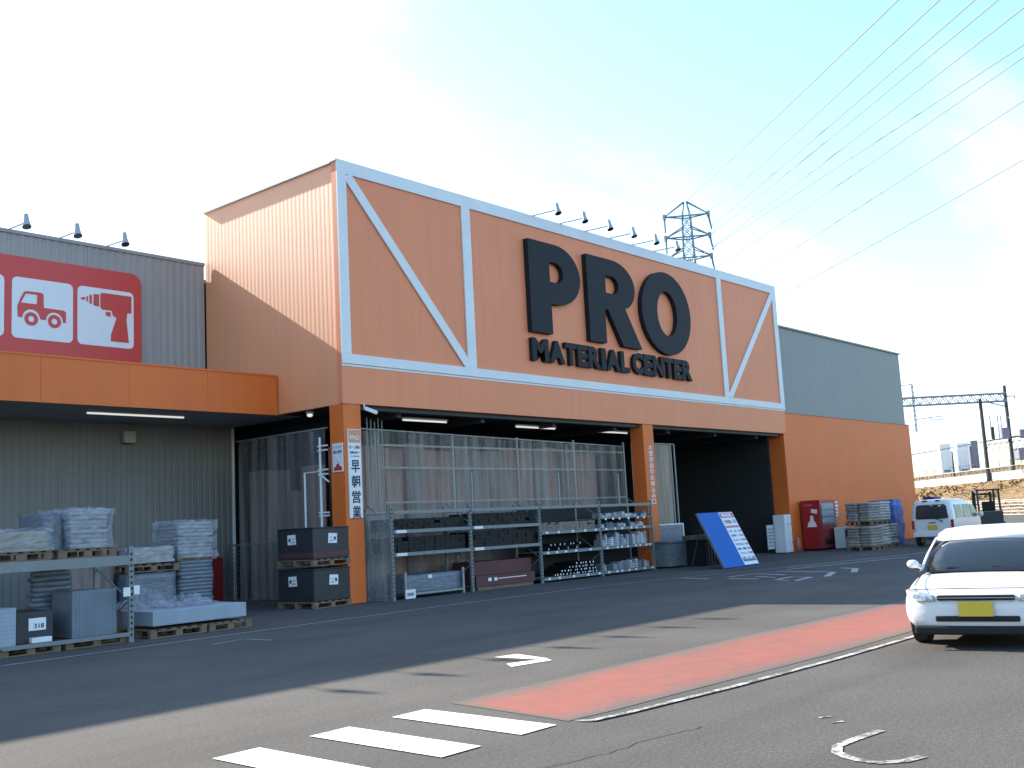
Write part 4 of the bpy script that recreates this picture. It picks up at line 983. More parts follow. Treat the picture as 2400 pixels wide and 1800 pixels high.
# vending machine ----------------------------------------------------
t = thing('red_vending_machine', 'red drinks vending machine with white bottle shape on its side', 'vending machine', (23.2, -.2, 0))
vx0, vx1, vy0, vy1 = 22.45, 23.85, -.72, .05
MB().box(vx0, vx1, vy0, vy1, .06, 1.88).build('cabinet', M_RED, t, bevel=.025)
MB().box(vx0+.1, vx1-.1, vy0+.06, vy1-.05, 0, .059).build('foot', M_PLASTIC, t)
MB().box(vx0+.1, vx1-.25, vy0-.012, vy0-.002, .95, 1.75).build('display_window', GOODS[3], t)
m = MB()
for r_ in range(3):
    for k in range(9): m.tube((vx0+.18+k*.11, vy0-.03, 1.02+r_*.25), (vx0+.18+k*.11, vy0-.03, 1.19+r_*.25), .033, 8)
m.build('sample_can', GOODS[1], t)
MB().box(vx1-.2, vx1-.06, vy0-.012, vy0-.002, .9, 1.3).build('coin_panel', M_CABGREY, t)
MB().box(vx0+.3, vx1-.3, vy0-.012, vy0-.002, .2, .42).build('pickup_flap', M_PLASTIC, t)
FV = lambda u, v, w: (vx0-.001-w, vy1-u, v)
def vsd(lp, nm='side_graphic', mt=M_SIGNWHITE): flat_shape([lp], FV, .004).build(nm, mt, t)
vsd([(.22, .88), (.60, .88), (.56, 1.02), (.49, 1.12), (.47, 1.30), (.36, 1.30), (.34, 1.12), (.25, 1.02)])
vsd([(.40, 1.42), (.64, 1.36), (.66, 1.52), (.42, 1.56)])
text_shape('DRINK', FV, .17, 1.66, .30, .07, .003, .012).build('lettering', M_PINKINK, t)
t = thing('notice_board', 'pale notice board with striped card standing beside the vending machine', 'notice', (24.5, -.3, 0))
MB().box(24.0, 24.75, -.42, -.39, 1.22, 1.80).build('sheet', M_SIGNWHITE, t); MB().box(24.0, 24.75, -.428, -.422, 1.68, 1.74).box(24.0, 24.75, -.428, -.422, 1.54, 1.59).box(24.0, 24.75, -.428, -.422, 1.41, 1.46).box(24.0, 24.75, -.428, -.422, 1.29, 1.33).build('stripe', GOODS[0], t)
MB().tube((24.36, -.37, 0), (24.36, -.37, 1.22), .02, 6).build('post', M_DARKSTEEL, t)
t = thing('white_bin_stand', 'white stand with black opening at the foot of the vending machine', 'bin', (23.9, -1.0, 0))
MB().rbox(23.6, -1.0, .42, .62, .4, .78, .1).build('body', M_TRIM, t, bevel=.02); MB().rbox(23.6, -1.205, .58, .42, .02, .28, .1).build('opening', M_PLASTIC, t)
goods('leaning_pipes', MB().tube((24.3, -.9, 0), (24.7, -.5, .8), .03, 6).tube((24.45, -.9, 0), (24.8, -.5, .8), .03, 6), M_CABGREY, 'grey pipes leaning between vending machine and bag stacks', 'pipes', (24.4, -.9, 0))

# bag stacks on pallets ------------------------------------------------
BG = 'bag stacks on pallets'
def bagstack(x, y, z, h, label, plabel, mt, n, lx=1.0, ly=.95, seed=1):
    pallet(x, y, z, plabel, lx+.05, ly+.05)
    m = MB(); rn = random.Random(seed); hh = h/n
    for k in range(n):
        for q in range(2):
            ya = y-ly/2+q*ly/2; layered(m, x-lx/2+rn.uniform(-.02, .02), x+lx/2+rn.uniform(-.02, .02), ya+.005, ya+ly/2-.005, z+.142+k*hh, z+.142+(k+1)*hh, 1, rn.randint(0, 999), .02, .25)
    o = goods('bag_stack', m, mt, label, 'bag stack', (x, y, z+.142), BG)
    pm = MB(); pm2 = MB()
    for k in range(n):
        for q in range(2):
            if rn.random() < .85:
                zz = z+.142+(k+.3)*hh; ya = y-ly/2+q*ly/2+rn.uniform(.06, .12); w_ = rn.uniform(.15, .26)
                pm.box(x-lx/2-.014, x-lx/2-.008, ya, ya+w_, zz, zz+hh*.35)
        if rn.random() < .8:
            zz = z+.142+(k+.3)*hh; xa = x-lx/2+rn.uniform(.1, .5); pm2.box(xa, xa+rn.uniform(.15, .3), y-ly/2-.014, y-ly/2-.008, zz, zz+hh*.3)
    pm.v += []; nb_ = len(pm.v); pm.add(pm2.v, pm2.f); pm.build('bag_print', M_CABGREY, o)
    return o
bagstack(21.85, -2.62, 0, .70, 'grey brown bag stack, front lower stack right of the vending machine', 'pallet under the front lower bag stack', M_BAGD, 7, seed=1)
bagstack(22.98, -2.45, 0, .72, 'pale bag stack, middle lower stack behind the front one', 'pallet under the middle lower bag stack', M_BAG, 7, seed=2)
bagstack(22.35, -2.42, .875, .66, 'bag stack on top nearest the vending machine', 'pallet under the nearest upper bag stack', M_BAGD, 7, seed=3)
bagstack(23.45, -2.35, .875, .68, 'pale bag stack on top next to the blue tarp', 'pallet under the pale upper bag stack', M_BAG, 7, seed=4)
bagstack(24.1, -2.30, 0, .72, 'pale bag stack, rear lower stack next to the blue tarp', 'pallet under the rear lower bag stack', M_BAG, 7, seed=5)
goods('blue_tarp_stack', lumpy(MB(), 24.75, 25.7, -2.60, -1.7, 0, 1.72, .03, 51), M_BLUETARP, 'goods covered with a blue tarp beside the white van', 'tarp covered stack', (25.9, -2.3, 0))

# ------------------------------------------------------------------ vehicles
def wheel(root, x, y, r, w, nm='wheel'):
    wv = MB().tube((x, y-w/2, r), (x, y+w/2, r), r, 24).build('wheel', M_TYRE, root, bevel=.02)
    MB().tube((x, y-w/2-.006, r), (x, y+w/2+.006, r), r*.62, 16).build('rim', M_GALV, wv)
    return wv
def ring(x, prof, ):     # prof: list of (half width, z) bottom->top ; mirrored closed ring
    return [(x, -w_, z) for w_, z in prof]+[(x, w_, z) for w_, z in reversed(prof)]

# near white compact car (local: nose at x=0 facing -X, body to +X)
car = thing('white_compact_car', 'white compact car with yellow plate facing the camera at right', 'car', (-4.05, -14.47, 0)); local(car)
Wc, Hc = .755, 1.20
st = [ # x, bottom, sill w, belt z, belt w
    (0.00, .22, .56, .50, .60), (.05, .17, .66, .56, .70), (.25, .15, .72, .63, .745), (.70, .15, .74, .70, .755), (1.0, .15, .745, .735, .755), (1.9, .15, .745, .76, .755), (2.9, .16, .74, .78, .75), (3.25, .20, .70, .78, .72), (3.34, .30, .62, .72, .66)]
rings = []
for x, zb, ws, zt_, wt in st:
    rings.append(ring(x, [(ws*.6, zb), (ws, zb+.05), (wt+.01, zb+(zt_-zb)*.45), (wt, zt_-.06), (wt*.93, zt_-.008), (wt*.5, zt_+.012)]))
MB().loft(rings).build('body', M_CARWHITE, car, smooth=True, sub=1)
gh = [(.92, .74, .70, .735, .66), (1.18, .73, .69, .98, .62), (1.50, .74, .70, 1.13, .585), (1.9, .75, .70, 1.19, .575), (2.7, .76, .70, 1.18, .57), (3.1, .77, .69, 1.10, .56), (3.30, .76, .66, .82, .60)]
MB().loft([ring(x, [(wb, zb-.05), (wb, zb), ((wb+wt)/2, (zb+zt_)/2), (wt, zt_-.03), (wt*.5, zt_)]) for x, zb, wb, zt_, wt in gh]).build('greenhouse', M_GLASS, car, smooth=True, sub=1)
MB().loft([ring(x, [(w_*1.0, z-.045), (w_*.985, z-.01), (w_*.6, z+.018), (.01, z+.024)]) for x, z, w_ in ((1.42, 1.105, .585), (1.6, 1.16, .595), (2.0, 1.20, .59), (2.7, 1.19, .585), (3.12, 1.12, .575))]).build('roof', M_CARWHITE, car, smooth=True)
for s in (-1, 1):
    pl_ = MB()
    pl_.loft([[(x, s*(w_+.012), z), (x+.06, s*(w_+.016), z), (x+.06, s*(w_-.02), z+.03), (x, s*(w_-.03), z+.02)] for x, w_, z in ((.90, .695, .745), (1.18, .655, .93), (1.48, .60, 1.10))])
    pl_.build('pillar', M_CARWHITE, car, smooth=True)
    hp = [(-.005, .40, .50), (-.004, .58, .50), (.10, .685, .54), (.22, .722, .60), (.13, .66, .62), (.055, .55, .585), (.02, .42, .555)]
    h = MB().loft([[(x_-.022, s*y_, z_) for x_, y_, z_ in hp], [(x_+.06, s*(y_-.02), z_) for x_, y_, z_ in hp]]).build('headlight', M_LENS, car, bevel=.008)
    MB().tube((-.03, s*.50, .53), (.03, s*.50, .53), .028, 12).tube((.0, s*.585, .545), (.05, s*.585, .545), .028, 12).build('reflector', M_SIGNWHITE, h)
    MB().tube((.10, s*.60, .655), (.92, s*.66, .755), .006, 5).build('bonnet_seam', M_PLASTIC, car)
    mr_ = MB().sphere((1.0, s*.79, .83), .062, 12, 8, (.55, 1.1, .8)).tube((1.04, s*.70, .79), (1.0, s*.78, .82), .025, 6).build('door_mirror', M_CARWHITE, car, smooth=True)
    MB().sphere((.05, s*.52, .27), .05, 10, 6, (.5, 1, 1)).build('fog_lamp', M_LENS, car, smooth=True)
    for wx in (.66, 2.72): wheel(car, wx, s*.67, .265, .16)
MB().box(-.025, .05, -.62, .62, .155, .245).build('bumper', M_PLASTIC, car, bevel=.02)
MB().box(-.02, .05, -.40, .40, .29, .345).build('lower_grille', M_PLASTIC, car, bevel=.01)
MB().box(-.03, .05, -.37, .37, .505, .555).build('upper_grille', M_PLASTIC, car, bevel=.01)
MB().box(-.034, -.02, -.37, .37, .526, .534).build('grille_bar', M_LENS, car)
MB().tube((.035, -.60, .618), (.0, 0, .625), .005, 5).tube((.0, 0, .625), (.035, .60, .618), .005, 5).build('bonnet_seam', M_PLASTIC, car)
MB().box(.90, 1.0, -.60, .60, .735, .752).build('cowl', M_PLASTIC, car, bevel=.01)
MB().box(1.5, 1.62, -.12, .12, 1.0, 1.05).build('rear_view_mirror', M_PLASTIC, car)
MB().box(-.045, -.033, -.165, .165, .345, .49).build('number_plate', M_PLATE, car)
MB().tube((1.0, -.1, .76), (.98, .42, .78), .01, 5).tube((1.0, -.55, .76), (.98, -.05, .78), .01, 5).build('wiper', M_PLASTIC, car)
MB().box(.2, 3.1, -.6, .6, .13, .3).build('underbody', M_PLASTIC, car)
car.rotation_euler = (0, 0, math.radians(9)); car.scale = (1.06, 1.0, 1.0)

# white van, rear towards the camera, heading +X
van = thing('white_van', 'white minivan seen from behind beside the blue tarp', 'van', (23.6, -4.42, 0)); local(van)
st = [(0, .36, .68, .76), (.04, .32, .74, .77), (.5, .26, .76, .775), (2.3, .26, .76, .775), (2.85, .28, .75, .75), (3.25, .30, .72, .70), (3.4, .36, .62, .60)]
zt_v = [1.60, 1.655, 1.68, 1.68, 1.22, .98, .70]
rings = []
for (x, zb, ws, wt), zt_ in zip(st, zt_v):
    roofw = wt*.86 if zt_ > 1.5 else wt*.9
    zm = min(.95, zt_-.05)
    rings.append(ring(x, [(ws*.7, zb), (ws, zb+.05), (wt, min(zm, .7)), (wt, zm), (roofw, zt_-.07), (roofw*.93, zt_-.015), (roofw*.5, zt_)]))
MB().loft(rings).build('body', M_CARWHITE, van, smooth=True, sub=1)
bw = MB(); p = [(-.58, 1.0), (-.54, 1.40), (-.48, 1.48), (.48, 1.48), (.54, 1.40), (.58, 1.0), (.52, .97), (-.52, .97)]
MB().prism([(a, b) for a, b in p], lambda u, v, w: (-.012+w-(0.0)+(.02 if v > 1.3 else 0), u, v), .03).build('rear_window', M_VANGLASS, van)
for s in (-1, 1):
    for x0, x1, zt_ in ((.30, 1.05, 1.45), (1.15, 1.95, 1.45)):
        MB().add([(x0, s*.778, .98), (x1, s*.778, .98), (x1-.02, s*.70, zt_), (x0+.05, s*.70, zt_), (x0, s*.765, .98), (x1, s*.765, .98), (x1-.02, s*.685, zt_), (x0+.05, s*.685, zt_)], [(0, 1, 2, 3), (7, 6, 5, 4), (0, 4, 5, 1), (1, 5, 6, 2), (2, 6, 7, 3), (3, 7, 4, 0)]).build('side_window', M_VANGLASS, van)
    MB().add([(2.05, s*.78, .98), (2.75, s*.775, .98), (2.45, s*.70, 1.40), (2.05, s*.70, 1.45)], [(0, 1, 2, 3)]).build('front_side_window', M_VANGLASS, van)
    MB().box(-.01, .05, s*.70-.045, s*.70+.045, .62, .93).build('tail_light', M_TAIL, van, bevel=.01)
    MB().sphere((2.72, s*.88, 1.05), .09, 10, 6, (.6, .9, 1.2)).build('door_mirror', M_CARWHITE, van, smooth=True)
    for wx in (.62, 2.85): wheel(van, wx, s*.70, .29, .17)
MB().tube((-.03, -.05, 1.0), (-.035, -.30, .92), .012, 5).tube((-.03, -.30, .92), (-.035, -.38, .86), .02, 5).build('rear_wiper', M_PLASTIC, van)
MB().box(-.025, -.005, -.17, .17, .60, .75).build('number_plate', M_PLATE, van)
MB().box(-.05, .08, -.70, .70, .34, .50).build('rear_bumper', M_CARWHITE, van, bevel=.02)
MB().box(-.02, -.005, -.12, .12, .82, .85).build('handle', M_PLASTIC, van)
MB().box(.0, .06, -.32, -.18, 1.60, 1.64).box(.0, .06, .12, .3, 1.60, 1.64).build('roof_hinge', M_PLASTIC, van)

# forklift behind the van
fk = thing('forklift', 'dark forklift with open overhead guard behind the white van', 'forklift', (37.3, -2.2, 0)); local(fk)
fk.rotation_euler = (0, 0, math.radians(25))
MB().box(-1.0, .8, -.55, .55, .30, .95).build('chassis', M_DARKSTEEL, fk, bevel=.04); MB().box(-1.35, -.9, -.5, .5, .35, 1.05).build('counterweight', M_DARKSTEEL, fk, bevel=.06)
g_ = MB().box(-.75, .65, -.5, .5, 2.0, 2.06)
for sx, sx2 in ((-.75, -.9), (.62, .85)):
    for sy in (-.46, .46): g_.bar((sx, sy, 2.0), (sx2, sy, .95), .09)
g_.build('overhead_guard', M_DARKSTEEL, fk)
MB().box(-.45, .05, -.25, .25, 1.0, 1.1).box(-.5, -.4, -.25, .25, 1.1, 1.5).build('seat', M_PLASTIC, fk); MB().tube((.5, 0, .9), (.3, 0, 1.3), .02, 6).tube((.27, 0, 1.29), (.31, 0, 1.32), .16, 14).build('steering_wheel', M_PLASTIC, fk)
MB().box(.95, 1.08, -.42, -.30, .1, 1.95).box(.95, 1.08, .30, .42, .1, 1.95).box(.97, 1.05, -.30, .30, 1.8, 1.9).box(.97, 1.05, -.3, .3, .9, 1.0).build('mast', M_DARKSTEEL, fk)
for sy in (-.3, .3): MB().box(1.08, 2.0, sy-.06, sy+.06, .1, .15).build('fork', M_DARKSTEEL, fk)
for sx in (-.8, .55):
    for sy in (-.5, .5): wheel(fk, sx, sy, .28, .2)
# blue box container beyond the van
goods('dark_blue_container', MB().box(31.2, 32.0, -1.95, -1.45, 0, 1.82), mat('navy', (.02, .03, .16), .5), 'dark blue box rising just behind the van roof', 'container', (31.6, -1.7, 0), None, False, .02)
# bicycles by the lattice fence
def bike():
    t = thing('bicycle', 'x', 'bicycle', (0, 0, 0)); local(t)
    for x in (-.52, .52):
        m = MB(); n = 22
        for i in range(n): a0, a1 = 6.283*i/n, 6.283*(i+1)/n; m.tube((x+.33*math.cos(a0), 0, .34+.33*math.sin(a0)), (x+.33*math.cos(a1), 0, .34+.33*math.sin(a1)), .02, 5)
        for i in range(8): a0 = 6.283*i/8; m.tube((x, 0, .34), (x+.32*math.cos(a0), 0, .34+.32*math.sin(a0)), .004, 3)
        m.build('wheel', M_TYRE, t)
    MB().tube((-.52, 0, .34), (-.15, 0, .80), .018, 6).tube((-.15, 0, .80), (.38, 0, .85), .018, 6).tube((.38, 0, .95), (.52, 0, .34), .018, 6).tube((-.15, 0, .80), (-.08, 0, .30), .018, 6).tube((-.08, 0, .30), (.4, 0, .75), .018, 6).tube((-.52, 0, .34), (-.08, 0, .30), .015, 6).build('frame', M_GALV, t)
    MB().box(-.28, -.02, -.06, .06, .88, .94).build('saddle', M_PLASTIC, t, bevel=.02); MB().tube((.36, -.25, 1.02), (.36, .25, 1.02), .015, 6).tube((.38, 0, .9), (.36, 0, 1.02), .015, 6).build('handlebar', M_GALV, t)
    MB().box(.45, .75, -.16, .16, .78, 1.0).build('basket', M_GALV, t)
    return t
b0 = bike(); bsp = [(43.0, -8.2, .5), (43.9, -8.6, .9), (44.7, -9.3, .4), (45.4, -10.1, 1.1)]
bl = ['bicycle with basket parked nearest the forklift', 'second bicycle from the forklift, turned more sideways', 'third bicycle from the forklift by the pale fence', 'bicycle farthest right by the pale fence']
for k, (x, y, a) in enumerate(bsp):
    o = b0 if k == 0 else dup(b0, (x, y, 0)); o.location = (x, y, 0); o.rotation_euler = (0, 0, a); o['label'] = bl[k]; o['group'] = 'parked bicycles'

# ------------------------------------------------------------------ railway embankment beyond the lot
EU = Vector((.7604, .6494, 0)); EN = Vector((.6494, -.7604, 0)); EO = Vector((CX, CY, 0))
def E(s, p, z): return EO+EU*s+EN*p+Vector((0, 0, z))
from mathutils import noise as mnoise
m = MB(); ns, npn = 150, 16; PR = [(49.5, 0), (50.5, .25), (52, .9), (54, 1.75), (56, 2.6), (58, 3.4), (59.4, 3.95), (60, 4.0), (62, 4.1), (66, 4.3), (70, 5.0), (74, 6.2), (78, 6.9), (90, 7.0), (140, 7.0), (141, 0)]
for i in range(ns+1):
    s = 20+i*3.0
    for (p, z) in PR:
        q = E(s, p, z); nzv = mnoise.noise(Vector((s*.25, p*.4, 1.3)))*.35+mnoise.noise(Vector((s*.9, p*1.1, 4)))*.18
        m.v.append((q.x, q.y, z+(nzv if 0 < z < 6.5 and p not in (59.4, 60) else 0)))
K_ = len(PR)
for i in range(ns):
    for j in range(K_-1): a = i*K_+j; m.f.append((a, a+1, a+K_+1, a+K_))
struct(m.build('grass_embankment', M_GRASS, smooth=True))
# scattered dry tufts on the slope
m = MB(); rn = random.Random(77)
for k in range(6500):
    s = rn.uniform(70, 240); p = rn.uniform(50, 59.3) if rn.random() < .8 else rn.uniform(66, 77)
    zz = 0
    for a in range(len(PR)-1):
        if PR[a][0] <= p <= PR[a+1][0]: zz = PR[a][1]+(PR[a+1][1]-PR[a][1])*(p-PR[a][0])/(PR[a+1][0]-PR[a][0])
    q = E(s, p, zz-.1); h = rn.uniform(.10, .36)
    for b in range(3):
        a = rn.uniform(0, 6.28); w_ = rn.uniform(.05, .2)
        m.add([q+Vector((math.cos(a)*w_, math.sin(a)*w_, 0)), q-Vector((math.cos(a)*w_, math.sin(a)*w_, 0)), q+Vector((rn.uniform(-.25, .25), rn.uniform(-.25, .25), h))], [(0, 1, 2)])
struct(m.build('dry_grass_tufts', M_GRASS), 'stuff')
# concrete wall along the crest
t = thing('crest_retaining_wall', 'long pale concrete wall along the embankment crest', 'wall', tuple(E(150, 60, 4)))
m = MB()
for i in range(60):
    s0, s1 = 30+i*7, 30+i*7+6.96
    a, b, c_, d = E(s0, 59.9, 3.9), E(s1, 59.9, 3.9), E(s1, 60.2, 3.9), E(s0, 60.2, 3.9); up_ = Vector((0, 0, 1.15))
    m.add([a, b, c_, d, a+up_, b+up_, c_+up_, d+up_], [(0, 1, 2, 3), (4, 7, 6, 5), (0, 4, 5, 1), (1, 5, 6, 2), (2, 6, 7, 3), (3, 7, 4, 0)])
m.build('wall_panel', M_CURB, t)
def rail_fence(name, label, p, z, s0, s1, h, step, mt, bars, w=.05, cat='fence', verts=0):
    t = thing(name, label, cat, tuple(E((s0+s1)/2, p, z)))
    s = s0; first = None
    while s < s1:
        if first is None: first = MB().bar(E(s, p, z), E(s, p, z+h), w*1.3).build('post', mt, t)
        else:
            c = first.copy(); COL.objects.link(c); c.parent = t; c.location = EU*(s-s0)
        s += step
    m = MB()
    for b in bars: m.bar(E(s0, p, z+b), E(s1, p, z+b), w)
    m.build('rail', mt, t)
    if verts:
        m = MB(); s = s0
        while s <= s1: m.bar(E(s, p, z+.1), E(s, p, z+h-.05), w*.5); s += verts
        m.build('picket', mt, t)
    return t
rail_fence('lattice_fence', 'pale lattice fence at the foot of the grass embankment', 47, 0, 60, 260, 1.55, 2.0, M_FENCE, (.15, .45, .75, 1.05, 1.35, 1.52), .05, verts=.5)
rail_fence('crest_railing', 'thin dark railing along the crest above the pale wall', 61.5, 4.1, 60, 330, 2.4, 3.0, M_DARKSTEEL, (1.3, 2.35), .05, verts=1.0)
rail_fence('slope_post_row', 'row of thin pale posts standing in front of the crest wall', 59.2, 3.0, 60, 300, 2.6, 4.2, M_FENCE, (2.55,), .05)
rail_fence('track_railing', 'reddish brown railing beside the tracks far right', 72, 5.9, 95, 150, 1.6, 2.5, M_BOARD, (.8, 1.55), .08)

# gantry --------------------------------------------------------------
gt = thing('railway_gantry', 'dark steel railway gantry with lattice beam right of the store', 'gantry', (127.5, 21.3, 5))
p1 = (127.85, 21.35); p2 = (125.3, 23.7); lft = (114.0, 37.0)
MB().tube((*p1, 3), (*p1, 16.0), .26, 10, .2).build('mast', M_DARKSTEEL, gt); MB().tube((*p2, 3), (*p2, 14.4), .26, 10, .2).build('mast', M_DARKSTEEL, gt)
MB().tube((*lft, 3), (*lft, 16.0), .26, 10, .2).build('mast', M_DARKSTEEL, gt)
A = Vector((*p1, 0)); B = Vector((*lft, 0)); dAB = (B-A); n = 17; off = Vector((-dAB.y, dAB.x, 0)).normalized()*.35
m = MB()
for sgn in (-1, 1):
    for z in (14.0, 15.0): m.bar(A+off*sgn+Vector((0, 0, z)), B+off*sgn+Vector((0, 0, z)), .17)
    for i in range(n):
        a = A+dAB*(i/n)+off*sgn; b = A+dAB*((i+.5)/n)+off*sgn; c_ = A+dAB*((i+1)/n)+off*sgn
        m.bar(a+Vector((0, 0, 14)), b+Vector((0, 0, 15)), .08); m.bar(b+Vector((0, 0, 15)), c_+Vector((0, 0, 14)), .08)
m.bar(A+Vector((0, 0, 13.3)), A+dAB*.12+Vector((0, 0, 14)), .12)
m.build('lattice_beam', M_PYLON, gt)
m = MB(); ext = A-dAB.normalized()*1.2; m.bar(A+Vector((0, 0, 14.6)), ext+Vector((0, 0, 14.6)), .12); m.bar(ext+Vector((0, 0, 14.6)), ext+Vector((0, 0, 14.2)), .1)
m.build('cross_arm', M_DARKSTEEL, gt)
hx = Vector((119.8, 30.1, 0))
m = MB()
for o_ in (-.22, .22): m.bar(hx+Vector((o_, 0, 10.6)), hx+Vector((o_, 0, 16.7)), .09)
for k in range(10): m.bar(hx+Vector((-.22, 0, 10.7+k*.6)), hx+Vector((.22, 0, 11.2+k*.6)), .06)
m.bar(hx+Vector((0, 0, 16.7)), hx+dAB.normalized()*2+Vector((0, 0, 16.6)), .1)
m.bar(hx+Vector((0, 0, 12.2)), hx-dAB.normalized()*3.6+Vector((0, 0, 12.5)), .10); m.bar(hx+Vector((0, 0, 11.2)), hx-dAB.normalized()*2.0+Vector((0, 0, 12.3)), .07)
m.bar(hx-dAB.normalized()*1.9+Vector((0, 0, 12.1)), hx-dAB.normalized()*3.8+Vector((0, 0, 12.0)), .08)
m.build('drop_arm', M_PYLON, gt)
# transformer platform on gantry right
m = MB(); a = Vector((*p2, 0)); b = A-dAB.normalized()*3.5
m.bar(a+Vector((0, 0, 9.0)), b+Vector((0, 0, 9.6)), .14); m.bar(a+Vector((0, 0, 8.5)), b+Vector((0, 0, 9.1)), .08)
for k in range(9): q = a+(b-a)*(k/9); m.bar(q+Vector((0, 0, 7.6)), a+(b-a)*((k+1)/9)+Vector((0, 0, 9.0)), .06)
m.build('platform', M_DARKSTEEL, gt)
dd = (A-a)
for (f_, w_, h_) in ((.35, .35, 1.6), (.82, .9, 1.4), (1.5, .8, 1.1)):
    q = a+dd*f_; MB().rbox(q.x, q.y, 9.2+h_/2, w_, w_, h_, .6).build('transformer', M_CABGREY if f_ > .5 else M_DARKSTEEL, gt)
for f_ in (.30, .6, .72): q = a+dd*f_; MB().tube((q.x, q.y, 9.2), (q.x, q.y, 12.2), .06, 5).build('insulator_rod', M_INSUL, gt)
# more masts along the line
for k, (s, p, z0, h, lb) in enumerate(((180, 66, 5, 7.0, 'slim dark mast left of the white cabinets'), (160, 66, 5, 4.2, 'short dark mast beside the left white cabinet'), (122, 70, 6, 4.5, 'thin mast near the right picture edge'))):
    q = E(s, p, z0); tag(MB().tube(q, q+Vector((0, 0, h)), .16, 8, .1).build('track_mast', M_DARKSTEEL, base=tuple(q)), lb, 'mast', 'masts by the track')
# cabinets
def cab(cx, cy, z, w_, h_, mt, label, roof=True):
    t = thing('trackside_cabinet', label, 'cabinet', (cx, cy, z), 'trackside cabinets')
    MB().rbox(cx, cy, z+h_/2, w_, 1.2, h_, math.radians(-45)).build('body', mt, t, bevel=.05)
    MB().rbox(cx, cy, z+.3, w_*.6, 1.26, .3, math.radians(-45)).build('vent_panel', M_CABGREY, t)
cab(138.2, 33.2, 5.7, 1.6, 4.1, M_CABINET, 'left white trackside cabinet on the embankment')
cab(140.0, 31.4, 5.7, 1.6, 4.1, M_CABINET, 'right white trackside cabinet on the embankment')
cab(141.4, 30.2, 6.2, 1.0, 3.9, M_CABGREY, 'added grey block for the shaded side of the white cabinet pair')  # separate block whose grey colour stands for the white pair's shaded side
goods('grey_equipment_hut', MB().rbox(138.5, 23.0, 7.6, 2.2, 2.0, 1.6, math.radians(-40)), M_CABGREY, 'grey equipment box between the gantry masts', 'cabinet', (138.5, 23, 7), None, False, .05)
# power lines and pylon ------------------------------------------------
py = thing('lattice_pylon', 'tall lattice electricity pylon rising behind the orange fascia', 'pylon', (155.3, 81.5, 0))
pc = Vector((155.3, 81.6, 0)); ax = Vector((.53, -.848, 0)); bx = Vector((.848, .53, 0))
def PT(u, v, z): return pc+ax*u+bx*v+Vector((0, 0, z))
ztop = 60.4
def hw(z): return .75+max(0, (57.5-z))*.035+max(0, (40-z))*.06
m = MB(); lv_ = [0, 8, 15, 21, 26, 30.5, 34.5, 38, 41, 43.6, 46, 48, 50, 52, 53.8, 55.6, 57.5]
for a, b in zip(lv_[:-1], lv_[1:]):
    for su, sv in ((-1, -1), (1, -1), (1, 1), (-1, 1)): m.bar(PT(su*hw(a), sv*hw(a), a), PT(su*hw(b), sv*hw(b), b), .24)
    for (s1, s2) in (((-1, -1), (1, -1)), ((1, -1), (1, 1)), ((1, 1), (-1, 1)), ((-1, 1), (-1, -1))):
        m.bar(PT(s1[0]*hw(a), s1[1]*hw(a), a), PT(s2[0]*hw(b), s2[1]*hw(b), b), .12); m.bar(PT(s2[0]*hw(a), s2[1]*hw(a), a), PT(s1[0]*hw(b), s1[1]*hw(b), b), .12)
        m.bar(PT(s1[0]*hw(b), s1[1]*hw(b), b), PT(s2[0]*hw(b), s2[1]*hw(b), b), .08)
for su, sv in ((-1, -1), (1, -1), (1, 1), (-1, 1)): m.bar(PT(su*hw(57.5), sv*hw(57.5), 57.5), PT(su*.25, sv*.12, ztop), .2)
m.build('tower_frame', M_PYLON, py)
ARMS = [(57.5, 4.1), (53.4, 4.1), (49.4, 4.1), (43.0, 4.1)]
for k, (z, w_) in enumerate(ARMS):
    m = MB()
    for su in (-1, 1):
        for sv in (-1, 1):
            m.bar(PT(su*hw(z), sv*hw(z), z), PT(su*w_, 0, z+.3), .2)
            m.bar(PT(su*.3 if k == 0 else su*hw(z+2.2), sv*.3 if k == 0 else sv*hw(z+2.2), ztop if k == 0 else z+2.0), PT(su*w_, 0, z+.3), .2)
        m.bar(PT(su*w_, 0, z-.3), PT(su*w_, 0, z+.8), .45)
    m.bar(PT(-w_, .0, z+.3), PT(w_, .0, z+.3), .22); m.bar(PT(-hw(z), -hw(z), z), PT(hw(z), -hw(z), z), .2); m.bar(PT(-hw(z), hw(z), z), PT(hw(z), hw(z), z), .2)
    m.build('cross_arm', M_PYLON, py)
    for su in (-1, 1):
        MB().tube(PT(su*w_, 0, z), PT(su*(w_+.35*(su > 0)), -1.2, z-3.0), .20, 8, .15).build('insulator_string', M_INSUL, py)
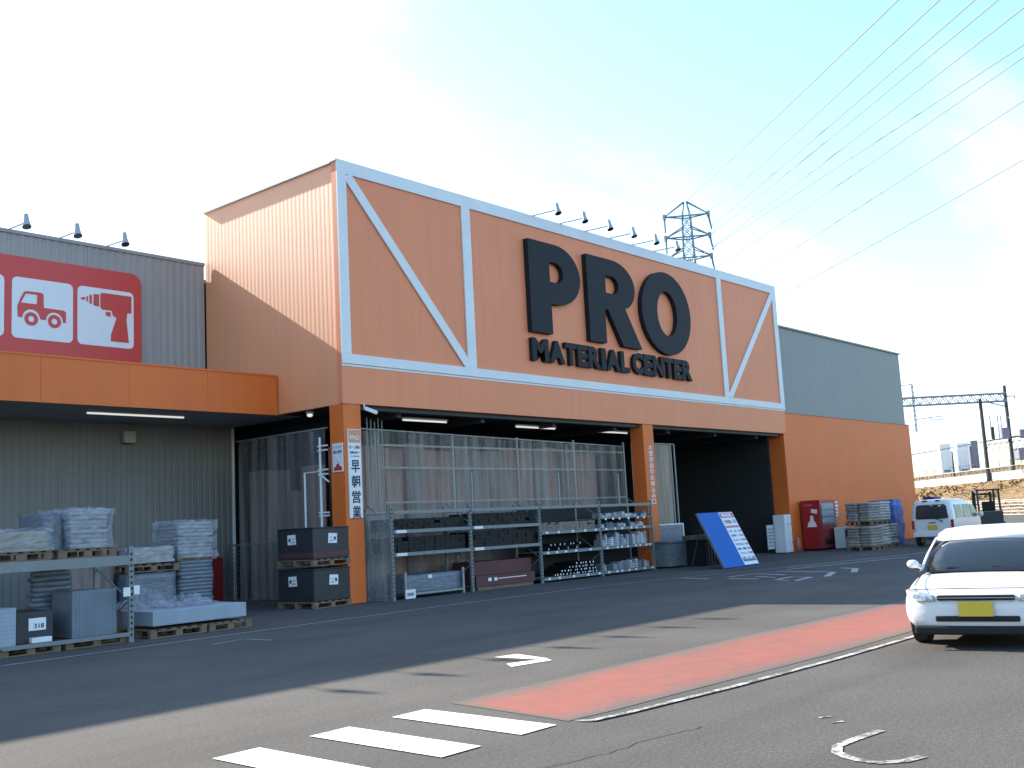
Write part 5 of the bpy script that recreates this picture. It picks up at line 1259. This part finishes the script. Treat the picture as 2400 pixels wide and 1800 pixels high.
def wire(a, b, sag, label, rad=.028):
    a = Vector(a); b = Vector(b); n = 24; m = MB(); d = (b-a).normalized(); p_ = d.cross(Vector((0, 0, 1))).normalized(); q_ = d.cross(p_); rings = []
    for i in range(n+1):
        t_ = i/n; c_ = a.lerp(b, t_); c_.z -= sag*4*t_*(1-t_)
        rings.append([c_+p_*math.cos(k*math.pi/3)*rad+q_*math.sin(k*math.pi/3)*rad for k in range(6)])
    m.loft(rings)
    tag(m.build('power_line', M_WIRE, base=tuple(a)), label, 'cable', 'overhead power lines')
ends = [((69.9, 9.0, 44), PT(0, 0, ztop), 'overhead wire from the pylon peak'),
        ((72.4, 6.4, 44), PT(4.1, 0, 58.0), 'overhead wire from the top right pylon arm'),
        ((74.6, 4.1, 44), PT(4.3, -1.2, 54.9), 'overhead wire from the insulator below the top right arm'),
        ((76.0, 2.5, 44), PT(4.1, 0, 53.6), 'overhead wire from the middle right pylon arm'),
        ((78.7, .7, 44), PT(4.3, -1.2, 50.9), 'overhead wire from the insulator below the middle right arm'),
        ((87.1, 2.9, 44), PT(-4.1, 0, 46.5), 'faint overhead wire passing behind the right arms'),
        ((89.7, 3.5, 44), PT(4.3, -1.2, 46.8), 'overhead wire from the insulator below the lower right arm'),
        ((101.6, 6.6, 44), PT(4.1, 0, 41.5), 'second lowest overhead wire over the fascia end'),
        ((122.7, 12.3, 44), PT(4.1, 0, 35.5), 'lowest overhead wire meeting the fascia corner')]
for b, a, lb in ends:
    b = Vector(b); a = Vector(a); b2 = b+(b-a)*.35
    wire(a, b2, .35, lb, .062)
# thin wires of the railway
for k, (z0, z1, p, lb) in enumerate(((11.8, 15.5, 63, 'railway wire sagging above the white cabinets'), (18, 20.5, 66, 'upper railway wire right of the store'), (20.5, 23, 70, 'topmost railway wire right of the store'), (14.3, 15.3, 68, 'railway wire below the gantry beam'))):
    wire(E(300, p, z0), E(100, p, z0+.6), .8, lb, .04)

wire((117, 40, 6.9), (138, 14.0, 11.1), .2, 'thick cable sagging from behind the store to the gantry masts', .07)
